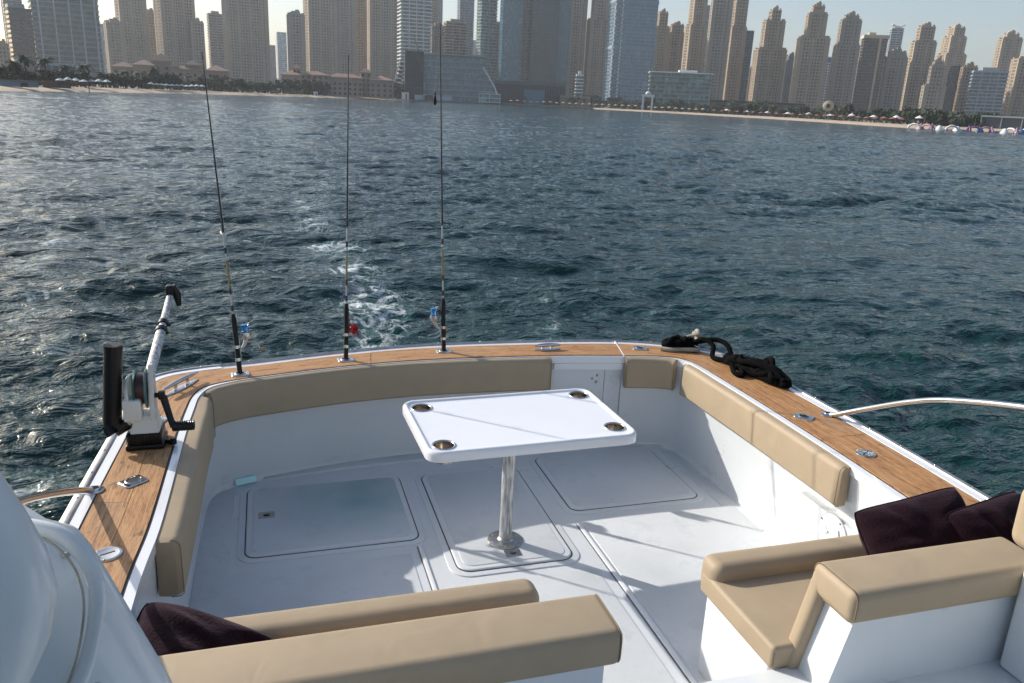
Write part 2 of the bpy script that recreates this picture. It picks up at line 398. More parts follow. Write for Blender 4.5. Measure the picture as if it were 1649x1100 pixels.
def tower(lab, X, Y, rz, w, d, h, st, pal, steps):
    nm = {'jbr': 'residential_tower', 'glass': 'glass_tower', 'balc': 'balcony_tower', 'balcw': 'balcony_tower', 'fins': 'glass_tower', 'slab': 'slab_tower',
          'glassfin': 'glass_tower', 'spine': 'office_tower', 'hotel': 'hotel_building', 'wrap': 'wrapped_block'}[st]
    t = empty(nm, (X, Y, LZ), R(rz), lab, 'hotel' if 'hotel' in lab.split('with')[0] and st in ('hotel', 'balc') else 'block' if 'block' in lab.split('beside')[0] else 'tower')
    rnd = random.Random(lab)
    segs = []; z = 0; cw = 1.0
    for fr, zf in steps: segs.append((cw, z, h * zf)); z = h * zf; cw = fr
    segs.append((cw, z, h))
    core = bmesh.new(); g = bmesh.new(); cr = bmesh.new()
    con = M_con[pal]; crown = False
    for i, (f, z0, z1) in enumerate(segs):
        W, D = w * f, d * (f * .5 + .5)
        box(core, (0, 0, (z0 + z1) / 2), (W, D, z1 - z0))
        last = i == len(segs) - 1
        if st == 'jbr':
            if z1 - z0 < 2.5 * FH: grid_seg(g, W, D, z0, z1, z1 - z0, .8, .3, 2.4, 1.5, .4, min(2.5, W * .2))
            else: grid_seg(g, W, D, z0, z1, FH, .44, .22, 3.3, 1.35, .34, min(3.4, W * .16))
            # set-back parapet, corner turrets
            ring_box(cr, W, D, z1 + .12, z1 + 1.3, .55); crown = True
            for sx in (-1, 1):
                for sy in (-1, 1): box(cr, (sx * W * .40, sy * D * .40, z1 + 2.3), (W * .15, D * .15, 2.2))
            if last: 
                box(cr, (0, 0, z1 + 3.2), (W * .5, D * .5, 4.0)); box(cr, (W * .1, 0, z1 + 6.0), (W * .22, D * .25, 1.8))
        elif st in ('balc', 'balcw'):
            e = 1.3 if st == 'balcw' else .75
            grid_seg(g, W, D, z0, z1, FH, .32, e, 7.5, .8, .5, 0)
            ring_box(cr, W, D, z1 + .05, z1 + 2.0, .4); box(cr, (0, 0, z1 + 3.5), (W * .5, D * .5, 3.2)); crown = True
        elif st == 'glass':
            grid_seg(g, W, D, z0, z1, FH, .13, .10, 3.2, .22, .16, .6); ring_box(cr, W, D, z1 + .02, z1 + 1.4, .2); crown = True
        elif st == 'slab':
            grid_seg(g, W, D, z0, z1, FH, .45, .3, 0, 0, .3, 1.0); ring_box(cr, W, D, z1 + .02, z1 + 1.4, .4); crown = True
        elif st == 'fins':
            grid_seg(g, W, D, z0, z1, 4.05, .27, .55, 0, 0, .2, 0)
        elif st == 'glassfin':
            grid_seg(g, W, D, z0, z1, FH, .30, .18, 3.2, .35, .3, .9)
            for zz in (h * .42, h * .74): ring_box(cr, W, D, zz, zz + 2.4, .8)
            crown = True
        elif st == 'spine':
            grid_seg(g, W, D, z0, z1, FH, .34, .3, 2.9, .35, .45, 0)
        elif st == 'hotel':
            grid_seg(g, W, D, z0, z1, 3.5, .28, .9, 4.0, .25, .3, .5)
            ring_box(cr, W, D, z1 + .05, z1 + .9, 1.6); box(cr, (W * .12, 0, z1 + 1.9), (W * .3, D * .6, 2.0)); crown = True
        elif st == 'wrap':
            grid_seg(g, W, D, z0, z1, 4.2, .95, .2, 6, .12, .27, .3)
    obj('glazing', core, M_gl[pal], t)
    obj('facade_grid', g, con, t, kind='stuff')
    if crown: obj('roof_crown', cr, M_whitecon if st in ('hotel',) else con, t)
    else: cr.free()
    if st == 'fins':
        for k, fx in enumerate((-.40, -.17, .05, .24, .44)):
            bxobj('facade_fin', (w * fx, -d / 2 - .8, h / 2 + 5), (1.1, 1.5, h - 10), M_con['pale'], t)
        bxobj('podium', (0, -d / 2 - 4, 4), (w * .98, 7, 8), M_con['grey'], t)
    if st == 'glassfin':
        for k, fx in enumerate((-.5, -.335)):
            bm = bmesh.new()
            for i in range(int(h / FH)): box(bm, (w * fx + (.5 if i % 2 else 0), -d / 2 - .8, i * FH + FH / 2), (1.1, 1.4, FH * .62), bevel=0)
            obj('balcony_strip', bm, M_whitecon, t, kind='stuff')
    if st == 'spine':
        bxobj('centre_spine', (w * .18, -d / 2 - 1.0, h / 2), (w * .09, 1.6, h), M_con['cream'], t)
        bxobj('roof_cap', (0, 0, h + 1.4), (w + 2.4, d + 2.4, 3.4), M_con['cream'], t)
        bxobj('roof_house', (-w * .15, 0, h + 4.6), (w * .3, d * .4, 3), M_con['cream'], t)
    if pal == 'brown':
        bxobj('teal_roof_band', (-w * .12, 0, h + 2.2), (w * .72, d * .9, 4.5), mat('teal_cladding', (.12, .22, .22), .4), t)
    if 'blue roof' in lab:
        bxobj('blue_roof', (0, 0, h + 1.2), (w * 1.1, d * 1.1, 5.0), mat('blue_roofing', (.05, .12, .28), .5), t)
    if 'scooped white top' in lab:
        bm = bmesh.new(); tube(bm, [(-w * .55, -d * .5, h + 6.5), (-w * .2, -d * .5, h + 3.4), (w * .2, -d * .5, h + 3.4), (w * .55, -d * .5, h + 7)], 1.6, 6); obj('scooped_parapet', bm, M_whitecon, t)
    return t
M_con['cream'] = mat('concrete_cream', (.58, .46, .29), .7)
TOWERS = [
    ('beige low apartment block beside the dark brown tower at the far left', -213.0, 822.1, 24.5, 9.3, 7.5, 26.7, 'jbr', 'beige', []),
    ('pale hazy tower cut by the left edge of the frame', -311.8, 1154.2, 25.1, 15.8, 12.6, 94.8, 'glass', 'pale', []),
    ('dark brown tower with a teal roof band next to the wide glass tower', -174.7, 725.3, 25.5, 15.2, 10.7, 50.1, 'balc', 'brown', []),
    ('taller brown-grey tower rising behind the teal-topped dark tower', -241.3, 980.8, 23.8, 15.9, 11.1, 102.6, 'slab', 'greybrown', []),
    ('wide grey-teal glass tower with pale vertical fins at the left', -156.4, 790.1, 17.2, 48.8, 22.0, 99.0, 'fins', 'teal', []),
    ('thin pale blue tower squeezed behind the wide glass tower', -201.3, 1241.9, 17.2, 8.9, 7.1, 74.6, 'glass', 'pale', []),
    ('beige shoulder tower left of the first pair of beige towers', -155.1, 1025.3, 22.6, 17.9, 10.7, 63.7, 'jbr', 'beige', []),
    ('beige tower with columns of small windows, second from the wide glass tower', -141.1, 1058.9, 23.6, 28.8, 17.3, 123.2, 'jbr', 'beige', []),
    ('low narrow beige block between the first two tall beige towers', -129.7, 1134.0, 18.5, 13.9, 9.7, 84.5, 'jbr', 'tan', []),
    ('tall beige tower with a sunlit left edge above the brown roofed hotel', -96.0, 1069.4, 27.1, 38.1, 22.8, 134.0, 'jbr', 'beige', []),
    ('lower grey-beige shoulder on the right of the sunlit-edged beige tower', -72.1, 1059.4, 13.9, 13.6, 9.6, 71.8, 'jbr', 'greybeige', []),
    ('dark grey slab tower standing behind between two beige towers', -57.8, 1194.5, 12.8, 18.4, 12.9, 92.8, 'balc', 'grey', []),
    ('broad beige tower left of the gap with the small blue tower', -17.2, 1033.8, 11.0, 46.0, 27.6, 136.0, 'jbr', 'beige', []),
    ('small blue-grey tower in the gap, nearer the beige tower', 15.9, 1456.1, 7.4, 9.0, 7.2, 71.7, 'glass', 'blue', []),
    ('slim pale blue tower in the sky gap left of the wide beige towers', 32.4, 1524.7, 6.8, 15.2, 12.2, 96.9, 'slab', 'pale', []),
    ('beige tower with a lit corner at the left of the widest beige group', 38.2, 1009.7, 11.8, 17.5, 10.5, 84.2, 'jbr', 'greybeige', []),
    ('beige tower second from left in the widest beige group', 68.6, 1055.7, 14.3, 34.4, 20.6, 146.6, 'jbr', 'beige', []),
    ('flat grey-beige tower in the middle of the widest beige group', 99.4, 1058.4, 0.6, 20.0, 12.0, 147.3, 'jbr', 'greybeige', []),
    ('brownish recessed tower between two beige ones in the widest group', 124.3, 1123.5, 3.7, 17.3, 13.8, 146.9, 'jbr', 'tan', []),
    ('rightmost beige tower of the widest group, beside the white balcony tower', 144.5, 1059.7, 2.2, 35.3, 21.2, 153.9, 'jbr', 'beige', []),
    ('white tower with wraparound balconies behind the dark wrapped block', 146.3, 843.6, 2.2, 28.7, 17.2, 125.4, 'balcw', 'white', []),
    ('beige tower half hidden right of the white balcony tower', 228.9, 1171.0, -1.1, 11.9, 8.3, 154.0, 'jbr', 'tan', []),
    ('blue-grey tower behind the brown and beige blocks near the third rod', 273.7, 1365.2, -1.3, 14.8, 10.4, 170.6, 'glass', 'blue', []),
    ('brown stepped block just left of the third fishing rod tip', 214.9, 1067.9, -1.4, 15.9, 11.1, 87.4, 'jbr', 'brownish', []),
    ('beige block with two bright vertical stripes under the slim blue tower', 231.5, 1041.8, -0.5, 25.1, 17.6, 91.4, 'balc', 'beige', []),
    ('slim blue-grey tower behind the striped beige block', 282.7, 1204.6, 2.8, 20.6, 14.4, 177.7, 'balc', 'blue', []),
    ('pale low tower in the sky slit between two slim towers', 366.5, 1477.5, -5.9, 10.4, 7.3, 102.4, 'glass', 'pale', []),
    ('slim greenish tower with sunlit balconies on its left edge', 242.6, 928.8, 9.4, 18.4, 12.8, 145.4, 'balc', 'green', []),
    ('small brown block against the dark glass tower', 296.7, 1075.0, -7.4, 15.2, 10.7, 95.6, 'balc', 'brownish', []),
    ('light blue glass tower with a dark right side, left of the pair', 261.9, 896.4, -4.3, 22.1, 15.5, 142.7, 'glass', 'blueglass', []),
    ('slim grey balcony strip between the two blue glass towers', 279.2, 893.2, -11.4, 11.6, 9.3, 138.4, 'balc', 'grey', []),
    ('darkest blue-green glass tower in the centre of the skyline', 292.4, 873.1, -12.5, 28.3, 17.0, 148.1, 'glass', 'darkglass', []),
    ('lighter blue glass wing right of the darkest glass tower', 315.1, 874.4, -13.8, 12.2, 9.7, 145.0, 'glass', 'blueglass', []),
    ('beige tower right beside the blue glass pair', 357.3, 946.8, -6.7, 19.0, 13.3, 151.3, 'jbr', 'beige', []),
    ('small dark blue tower peeking right of the beige tower by the glass pair', 471.7, 1209.3, -15.3, 9.8, 7.9, 104.6, 'glass', 'blue', []),
    ('small white building with floors lit between two beige towers', 305.2, 790.9, -15.1, 6.4, 5.1, 29.1, 'balc', 'white', []),
    ('beige tower with a stepped top left of the pale blue glass tower', 383.0, 940.1, -6.2, 25.2, 17.6, 139.0, 'jbr', 'beige', [(0.72, 0.7)]),
    ('big pale blue glass tower with bright white left corner strips', 361.0, 798.6, -8.3, 43.2, 25.9, 136.8, 'glassfin', 'paleblue', []),
    ('beige tower stepping down behind the pale blue glass tower', 471.6, 954.2, -12.3, 16.6, 13.2, 112.2, 'jbr', 'beige', [(0.6, 0.85)]),
    ('lower beige block in front of the second group of beige towers', 506.9, 982.9, -15.3, 20.8, 16.7, 102.3, 'jbr', 'tan', [(0.7, 0.9)]),
    ('tall beige tower with a lit left face above the curved glass hotel', 497.0, 914.4, -2.5, 20.9, 14.6, 155.3, 'jbr', 'beige', [(0.75, 0.62)]),
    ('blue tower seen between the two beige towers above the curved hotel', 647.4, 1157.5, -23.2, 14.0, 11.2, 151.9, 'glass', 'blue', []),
    ('grey-beige tower directly above the right end of the curved hotel', 486.3, 842.4, -20.0, 21.1, 14.8, 130.3, 'jbr', 'greybeige', []),
    ('beige tower with a narrow top next to the slate blue tower', 523.7, 865.5, -11.2, 16.8, 11.8, 124.3, 'jbr', 'beige', [(0.8, 0.75)]),
    ('slate blue narrow tower on the right flank of the beige group', 561.0, 899.9, -21.9, 9.2, 7.4, 94.5, 'glass', 'blue', []),
    ('low beige building between the beige group and the squared-top tower', 639.7, 1007.3, -12.4, 9.6, 7.6, 58.2, 'jbr', 'tan', []),
    ('beige tower with a square block on its top, first of the free-standing row', 545.2, 827.6, -19.4, 30.8, 21.6, 109.6, 'jbr', 'beige', [(0.66, 0.63), (0.3, 0.9)]),
    ('low dark grey block between the square-topped and the crowned tower', 666.8, 962.0, -14.7, 16.3, 13.0, 73.8, 'jbr', 'slate', [(0.6, 0.9)]),
    ('beige tower with a winged crown, tallest of the free-standing row', 565.1, 780.2, -25.9, 30.0, 21.0, 110.8, 'jbr', 'beige', [(0.62, 0.72), (0.36, 0.93)]),
    ('small pink-white building with a blue roof between two free-standing towers', 686.9, 910.9, -31.0, 12.6, 10.1, 68.9, 'balc', 'white', []),
    ('beige tower with a rounded top, third of the free-standing row', 607.1, 778.5, -25.9, 23.4, 16.3, 104.2, 'jbr', 'greybeige', [(0.84, 0.72), (0.55, 0.955)]),
    ('dark glass tower with a cream centre spine and cream cap', 644.8, 782.0, -29.5, 23.8, 16.7, 85.8, 'spine', 'gold', []),
    ('silver blue tower with a scooped white top behind the cream-capped tower', 908.5, 1058.0, -24.7, 16.3, 13.0, 130.3, 'balc', 'silver', []),
    ('beige block with a flat top right of the cream-capped tower', 671.5, 776.0, -26.9, 21.3, 14.9, 71.2, 'jbr', 'greybeige', [(0.8, 0.93)]),
    ('beige tower with two shoulders behind the arched small tower', 718.8, 790.6, -26.3, 26.4, 18.5, 101.8, 'jbr', 'beige', [(0.85, 0.62), (0.55, 0.84)]),
    ('beige tower with a sunlit left face and notched crown', 890.5, 925.7, -11.9, 28.6, 22.9, 121.2, 'jbr', 'beige', [(0.75, 0.72), (0.5, 0.9)]),
    ('small pale tower with an arched top in front of the dark block', 639.2, 678.9, -31.3, 18.9, 13.2, 57.0, 'jbr', 'greybeige', [(0.62, 0.6), (0.4, 0.92)]),
    ('dark charcoal block beside the small arched tower', 704.6, 721.9, -36.3, 11.9, 9.5, 57.7, 'glass', 'charcoal', []),
    ('narrow beige and brown slab between the charcoal block and glass hotel', 704.5, 704.9, -31.0, 13.0, 10.4, 56.0, 'jbr', 'tan', []),
    ('wide blue-grey hotel with rows of floors at the right edge', 691.8, 665.4, -38.1, 29.9, 14.9, 50.2, 'balc', 'silver', []),
    ('beige tower standing behind the wide hotel at the right', 922.9, 867.3, -26.8, 22.9, 18.3, 111.8, 'jbr', 'beige', [(0.6, 0.95)]),
    ('beige tower cut by the right edge of the frame', 754.7, 681.3, -27.9, 24.8, 19.8, 66.1, 'jbr', 'beige', []),
    ('tall beige tower beyond the right edge of the hotel', 813.2, 693.5, -29.5, 23.3, 18.6, 91.9, 'jbr', 'beige', []),
    ('curved-looking low glass hotel with white floor lines in front of the beige group', 338.3, 641.5, -23.8, 49.4, 24.7, 30.6, 'hotel', 'green', []),
    ('dark wrapped square block at the water edge behind a crane', 111.6, 644.9, -5.8, 13.6, 10.9, 35.3, 'wrap', 'charcoal', []),
]
for a in TOWERS: tower(*a)

# ------------------------------------------------------------ long hotels with hipped roofs
def hip(bm, cx, cy, z, sx, sy, hh, ov=.8):
    a, b = sx / 2 + ov, sy / 2 + ov; k = min(a, b) * .95
    v = [bm.verts.new(p) for p in ((cx - a, cy - b, z), (cx + a, cy - b, z), (cx + a, cy + b, z), (cx - a, cy + b, z), (cx - a + k, cy, z + hh), (cx + a - k, cy, z + hh))] if a > b else None
    if v is None:
        v = [bm.verts.new(p) for p in ((cx - a, cy - b, z), (cx + a, cy - b, z), (cx + a, cy + b, z), (cx - a, cy + b, z), (cx - .01, cy, z + hh), (cx + .01, cy, z + hh))]
    for f in ((0, 1, 5, 4), (1, 2, 5), (2, 3, 4, 5), (3, 0, 4), (3, 2, 1, 0)): bm.faces.new([v[i] for i in f])
M_hotel = mat('hotel_render', (.36, .265, .19), .85, noise=(.1, .15))
M_dkwin = mat('window_dark', (.03, .03, .035), .25)
def long_hotel(az0, az1, D, wings, label, roofm):
    a, b = pol(az0, D), pol(az1, D); c = (a + b) / 2; L_ = (b - a).length
    t = empty('beach_hotel', (c.x, c.y, LZ), math.atan2(b.y - a.y, b.x - a.x), label, 'hotel')
    wl = bmesh.new(); rf = bmesh.new(); wn_ = bmesh.new()
    for x0, x1, dep, hh, rh in wings:
        X0, X1 = (x0 - .5) * L_, (x1 - .5) * L_; cx = (X0 + X1) / 2; sx = X1 - X0
        box(wl, (cx, 0, hh / 2), (sx, dep, hh)); hip(rf, cx, 0, hh + .01, sx, dep, rh)
        nf = int(hh / 3.2); nb = max(2, int(sx / 3.4))
        for f in range(nf):
            for k in range(nb):
                box(wn_, (X0 + sx * (k + .5) / nb, -dep / 2 - .02, 1.9 + f * 3.2), (1.5, .3, 1.7))
        box(wl, (cx, -dep / 2 - .35, hh - .35), (sx + .4, .7, .5))
    obj('wall', wl, M_hotel, t); obj('roof', rf, roofm, t); obj('window_row', wn_, M_dkwin, t, kind='stuff')
long_hotel(-8.9, -2.2, 545, [(0, .2, 18, 11, 3), (.18, .36, 24, 12.5, 3.4), (.34, .50, 16, 15.4, 4.6), (.48, .80, 20, 11.5, 2.6), (.62, .76, 12, 14.2, 3), (.80, 1, 26, 11.5, 3.6)],
           'long brown-roofed beach hotel in front of the pair of tall beige towers', M_roof)
long_hotel(1.2, 8.4, 600, [(0, .18, 20, 12.5, 3.4), (.10, .16, 9, 17, 3), (.16, .42, 16, 13.2, 2.6), (.40, .72, 14, 12.6, 2.6), (.70, .80, 10, 16.5, 3.4), (.78, 1, 22, 12.0, 3.2)],
           'long red-roofed beach hotel below the widest group of beige towers', mat('roof_tile_red', (.27, .165, .13), .9, noise=(.3, .2)))

# ------------------------------------------------------------ terraced glass hotel, stepping down to the right
c = pol(12.7, 700); tt = empty('terraced_hotel', (c.x, c.y, LZ), R(-12.7), 'terraced glass hotel stepping down to the right beside the crane', 'hotel')
core = bmesh.new(); fl_ = bmesh.new()
nst = 8; Wt = 69.0; Ht = 35.5
for i in range(nst):
    z0 = Ht * i / nst; z1 = Ht * (i + 1) / nst; xr = Wt / 2 - max(0, i - 0) * 2.0 * (1.0 if i < 5 else 1.15)
    box(core, ((-Wt / 2 + xr) / 2, 0, (z0 + z1) / 2), (xr + Wt / 2, 20 - i * .8, z1 - z0))
    box(fl_, ((-Wt / 2 + xr + 1.2) / 2, 0, z1 - .35), (xr + Wt / 2 + 1.2, 22.4 - i * .8, .75))
    for k in range(14): 
        x = -Wt / 2 + (xr + Wt / 2) * (k + .5) / 14; box(fl_, (x, -(20 - i * .8) / 2 - .1, (z0 + z1) / 2 - .4), (.25, .5, z1 - z0 - .8))
obj('glazing', core, glass_mat('glazing_terrace', (.13, .20, .24), .2), tt); obj('floor_edges', fl_, M_con['silver'], tt, kind='stuff')
bm = bmesh.new(); tube(bm, [(Wt / 2 - 13, -12.2, Ht * .78), (Wt / 2 - 3, -13.2, Ht * .35), (Wt / 2 + 2, -14, .5)], .55, 6); obj('sail_edge', bm, M_whitecon, tt)
bxobj('roof_slab', (-3.5, 0, Ht + .6), (Wt * .78, 21, 1.0), M_con['silver'], tt)
# pavilion in front of it
c = pol(15.0, 690); tp = empty('glass_pavilion', (c.x, c.y, LZ), R(-15), 'small white framed glass pavilion at the low end of the terraced hotel', 'pavilion')
bxobj('glazing', (0, 0, 2.6), (13, 8, 5.2), M_gl['green'], tp)
for z in (.3, 2.8, 5.35): bxobj('frame', (0, 0, z), (14, 9, .45), M_whitecon, tp)
for x in (-6.6, 0, 6.6): bxobj('frame', (x, -4.3, 2.8), (.4, .3, 4.6), M_whitecon, tp)
tp.scale = (1.3, 1.3, 1.3)
# white stepped frames left of the balcony tower
c = pol(8.75, 700); tz = empty('stepped_apartments', (c.x, c.y, LZ), R(-8.7), 'white zigzag stepped apartment block left of the dark wrapped block', 'block')
bm = bmesh.new(); bg = bmesh.new()
for i in range(9):
    box(bm, (i * .55 - 2, 0, i * 2.6 + 2.3), (5.2 - i * .25, 9, .7)); box(bg, (i * .55 - 1.6, .6, i * 2.6 + 1.1), (4.0 - i * .2, 8, 1.7)); box(bm, (i * .55 - 4.2, -1, i * 2.6 + 1.1), (.5, 8, 2.0))
obj('terrace', bm, M_whitecon, tz, kind='stuff'); obj('glazing', bg, M_dkwin, tz)
tz.scale = (1.25, 1.25, 1.25)
# ------------------------------------------------------------ crane by the wrapped block
c = pol(10.45, 640); tc_ = empty('crawler_crane', (c.x, c.y, LZ), R(-10.4), 'thin lattice crane leaning over the dark wrapped block', 'crane')
M_crane = mat('crane_steel', (.05, .05, .055), .5, metal=.3)
bm = bmesh.new()
p0, p1 = Vector((3.4, 0, 1.5)), Vector((-5.0, 0, 33))
for o in ((-.35, -.35), (.35, -.35), (.35, .35), (-.35, .35)): tube(bm, [p0 + Vector((o[0], o[1], 0)), p1 + Vector((o[0] * .4, o[1] * .4, 0))], .1, 4)
for k in range(30):
    a = p0.lerp(p1, k / 30); b2 = p0.lerp(p1, (k + 1) / 30); s = 1 if k % 2 else -1; tube(bm, [a + Vector((.33 * s, -.3, 0)), b2 + Vector((-.33 * s, -.3, 0))], .06, 4)
obj('boom', bm, M_crane, tc_, kind='stuff'); bxobj('cab', (3.8, 0, 1.6), (3.2, 2.6, 2.4), M_crane, tc_); bxobj('track', (3.8, 0, .3), (4.4, 3.4, .6), M_crane, tc_)
bm = bmesh.new(); tube(bm, [p1, (-5.0, 0, 21)], .07, 4); obj('hoist_cable', bm, M_crane, tc_)
tc_.scale = (1.4, 1.4, 1.4)
# ------------------------------------------------------------ glass pair podium, dark podium
def podium(name, az0, az1, D, h, dep, m, lab, cat, finm=None, step=2.2):
    a, b = pol(az0, D), pol(az1, D); c = (a + b) / 2; L_ = (b - a).length
    t = empty(name, (c.x, c.y, LZ), math.atan2(b.y - a.y, b.x - a.x), lab, cat)
    bxobj('wall', (0, 0, h / 2), (L_, dep, h), m, t)
    if finm:
        bm = bmesh.new(); n = int(L_ / step)
        for k in range(n + 1): box(bm, (-L_ / 2 + L_ * k / n, -dep / 2 - .25, h * .45), (.35, .5, h * .8))
        box(bm, (0, -dep / 2 - .3, h * .92), (L_ + .6, .8, h * .12)); obj('facade_fins', bm, finm, t, kind='stuff')
    return t
podium('tower_podium', 15.4, 20.1, 745, 19, 22, M_con['charcoal'], 'low grey finned podium under the dark and light blue glass towers', 'podium', M_con['slate'])
bxobj('blank_panel', (4, -11.6, 6.5), (18, .8, 12), M_con['blueglass'], bpy.data.objects['tower_podium'])
podium('low_mall', 30.0, 35.9, 655, 10, 20, M_con['brownish'], 'long low dark building behind the beach below the square-topped tower', 'building', M_con['charcoal'], 5)
podium('brown_annex', 19.9, 21.9, 735, 9, 14, M_con['brownish'], 'small brown building at the foot of the beige tower by the glass pair', 'building', M_con['greybeige'], 3)
podium('station_roof', 46.2, 52.5, 430, 5.5, 12, M_con['slate'], 'long low dark pavilion with a pale roof edge at the right end of the beach', 'pavilion', M_con['pale'], 7)
podium('low_kiosk', 44.0, 45.6, 440, 5.0, 10, M_con['teal'], 'low pale green kiosk left of the long dark pavilion', 'kiosk', M_con['pale'], 4)
podium('grey_villa', -12.8, -10.2, 420, 9, 12, M_con['grey'], 'grey low building under the wide finned glass tower', 'building', M_con['pale'], 4)
# ------------------------------------------------------------ trees
M_leaf = [mat('foliage_%s' % n, c, .75, noise=(.8, .45)) for n, c in (('dark', (.030, .048, .024)), ('olive', (.058, .065, .030)), ('mid', (.040, .066, .030)))]
M_bark = mat('bark', (.10, .075, .05), .9)
def leaf_cloud(bm, n, cen, rad, size, rnd, clumps=9):
    cc = [Vector((rnd.gauss(0, .45) * rad[0], rnd.gauss(0, .45) * rad[1], rnd.uniform(-.7, .75) * rad[2])) for _ in range(clumps)]
    for _ in range(n):
        q = rnd.choice(cc); p = Vector(cen) + q + Vector((rnd.gauss(0, .28) * rad[0], rnd.gauss(0, .28) * rad[1], rnd.gauss(0, .22) * rad[2]))
        s = size * rnd.uniform(.5, 1.3); rm = Euler((rnd.uniform(0, 6), rnd.uniform(0, 6), rnd.uniform(0, 6))).to_matrix()
        bm.faces.new([bm.verts.new(p + rm @ Vector(v)) for v in ((-s, -s * .5, 0), (s * .8, -s * .6, s * .2), (s, s * .5, 0), (-s * .6, s * .7, .1))])
def broad_tree(seed):
    rnd = random.Random(seed)
    t = empty('broadleaf_tree', (0, 0, 0), 0)
    bm = bmesh.new(); tube(bm, [(0, 0, -.3), (.1, 0, 1.6), (0, .1, 3.2)], [.28, .2, .12], 6)
    for k in range(4): a = k * 1.6; tube(bm, [(0, 0, 2), (math.cos(a) * 1.0, math.sin(a) * 1.0, 3.6)], [.12, .05], 5)
    obj('trunk', bm, M_bark, t)
    bm = bmesh.new(); leaf_cloud(bm, 620, (0, 0, 3.9), (2.6, 2.6, 1.9), .42, rnd, 11); obj('crown', bm, M_leaf[seed % 3], t)
    return t
def palm_tree(seed):
    rnd = random.Random(seed + 50); t = empty('palm_tree', (0, 0, 0), 0); H_ = 6.2
    bm = bmesh.new(); tube(bm, [(0, 0, -.3), (.1, .05, 3), (.15, .1, H_)], [.24, .17, .15], 7); obj('trunk', bm, M_bark, t)
    bm = bmesh.new()
    for k in range(22):
        a = k * 2.4 + rnd.uniform(-.2, .2); el = rnd.uniform(-.5, 1.1); L_ = rnd.uniform(2.0, 2.7); prev = None
        for j in range(6):
            u = j / 5; rr_ = L_ * u * math.cos(el * (1 - u * .4)); z = H_ + math.sin(el) * L_ * u - 1.5 * u * u
            d_ = Vector((math.cos(a), math.sin(a), 0)); s_ = Vector((-math.sin(a), math.cos(a), 0)) * (.36 * math.sin(PI * min(1, u * .9 + .08)))
            p = d_ * rr_ + Vector((.15, .1, z)); q = [bm.verts.new(p - s_ - Vector((0, 0, .16 * (u > 0)))), bm.verts.new(p), bm.verts.new(p + s_ - Vector((0, 0, .16 * (u > 0))))]
            if prev: bm.faces.new((prev[0], prev[1], q[1], q[0])); bm.faces.new((prev[1], prev[2], q[2], q[1]))
            prev = q
    obj('crown', bm, M_leaf[2], t); return t
rnd = random.Random(11)
def where(az):
    for lim, s in ((-11.2, 'in front of the wide finned glass tower'), (-8.9, 'before the beige shoulder tower'), (-5.5, 'before the left wing of the brown-roofed hotel'), (-2.2, 'before the right wing of the brown-roofed hotel'),
                   (1.2, 'between the two beach hotels'), (4.6, 'before the left wing of the red-roofed hotel'), (7.2, 'before the right wing of the red-roofed hotel'), (12, 'left of the dark wrapped block'),
                   (20, 'below the finned podium'), (25.3, 'below the pale blue glass tower'), (29.8, 'by the low hotel with white floor lines'), (33, 'before the left part of the long dark mall'), (36, 'before the right part of the long dark mall'), (38.5, 'near the round cream sign'),
                   (41, 'below the cream-capped tower'), (43.5, 'at the end of the sand'), (46.5, 'behind the middle of the floating water park'), (99, 'at the right edge of the frame')):
        if az < lim: return s
def scatter(makers, spots, lab, cat, group):
    protos = [mk(i) for i, mk in enumerate(makers)]; used = [False] * len(protos)
    for az, off, s in spots:
        i = rnd.randrange(len(protos)); o = protos[i] if not used[i] else copy_tree(protos[i]); used[i] = True
        p = pol(az, shore(az) + off); o.location = (p.x, p.y, .42 if off < 46 else LZ); o.rotation_euler = (0, 0, rnd.uniform(0, 6.28)); o.scale = (s * rnd.uniform(.85, 1.15), s, s * rnd.uniform(.8, 1.1))
        tag(o, lab + ', ' + where(az), cat, group + ', ' + where(az))
spots = []
for az in np.arange(-15.6, 9.0, .34): spots.append((az + rnd.uniform(-.15, .15), rnd.uniform(34, 60), np.interp(az, [-16, -8, 0, 9], [.85, .85, 1.25, 1.8]) * rnd.uniform(.65, 1.2)))
for az in np.arange(7.2, 9.2, .4): spots.append((az, rnd.uniform(20, 40), rnd.uniform(1.6, 2.0)))
scatter([broad_tree] * 3, spots, 'dark round-crowned tree behind the sand', 'tree', 'broadleaf trees behind the left beach')
spots = []
for az in np.arange(15.5, 51, .42): spots.append((az + rnd.uniform(-.2, .2), rnd.uniform(40, 75), rnd.uniform(.7, 1.3) * np.interp(az, [15, 24, 40, 51], [1.5, 1.5, 1.05, .9])))
scatter([broad_tree] * 3, spots, 'dusty dark tree behind the beach', 'tree', 'broadleaf trees behind the right beach')
spots = [(az + rnd.uniform(-.3, .3), rnd.uniform(30, 52), rnd.uniform(.85, 1.25)) for az in np.arange(-15.4, 8.0, 1.0)]
scatter([palm_tree] * 2, spots, 'slender palm among darker trees', 'palm tree', 'palms behind the left beach')
spots = [(az + rnd.uniform(-.3, .3), rnd.uniform(30, 60), rnd.uniform(.8, 1.3)) for az in np.arange(16, 50, 1.5)]
scatter([palm_tree] * 2, spots, 'palm rising over the beach trees', 'palm tree', 'palms behind the right beach')
bm = bmesh.new()
for az in np.arange(-22, 60, .13):
    if 9.3 < az < 15.6: continue
    D = shore(az) + rnd.uniform(46, 66); s = D / 400
    leaf_cloud(bm, 16, pol(az, D, LZ + 1.2 * s), (1.7 * s, 1.4, 1.9 * s), .55 * s, rnd, 3)
tag(obj('shrub_belt', bm, M_leaf[0]), 'dense dark shrubs filling the gaps between the trees behind the beach', 'shrubs', kind='stuff')

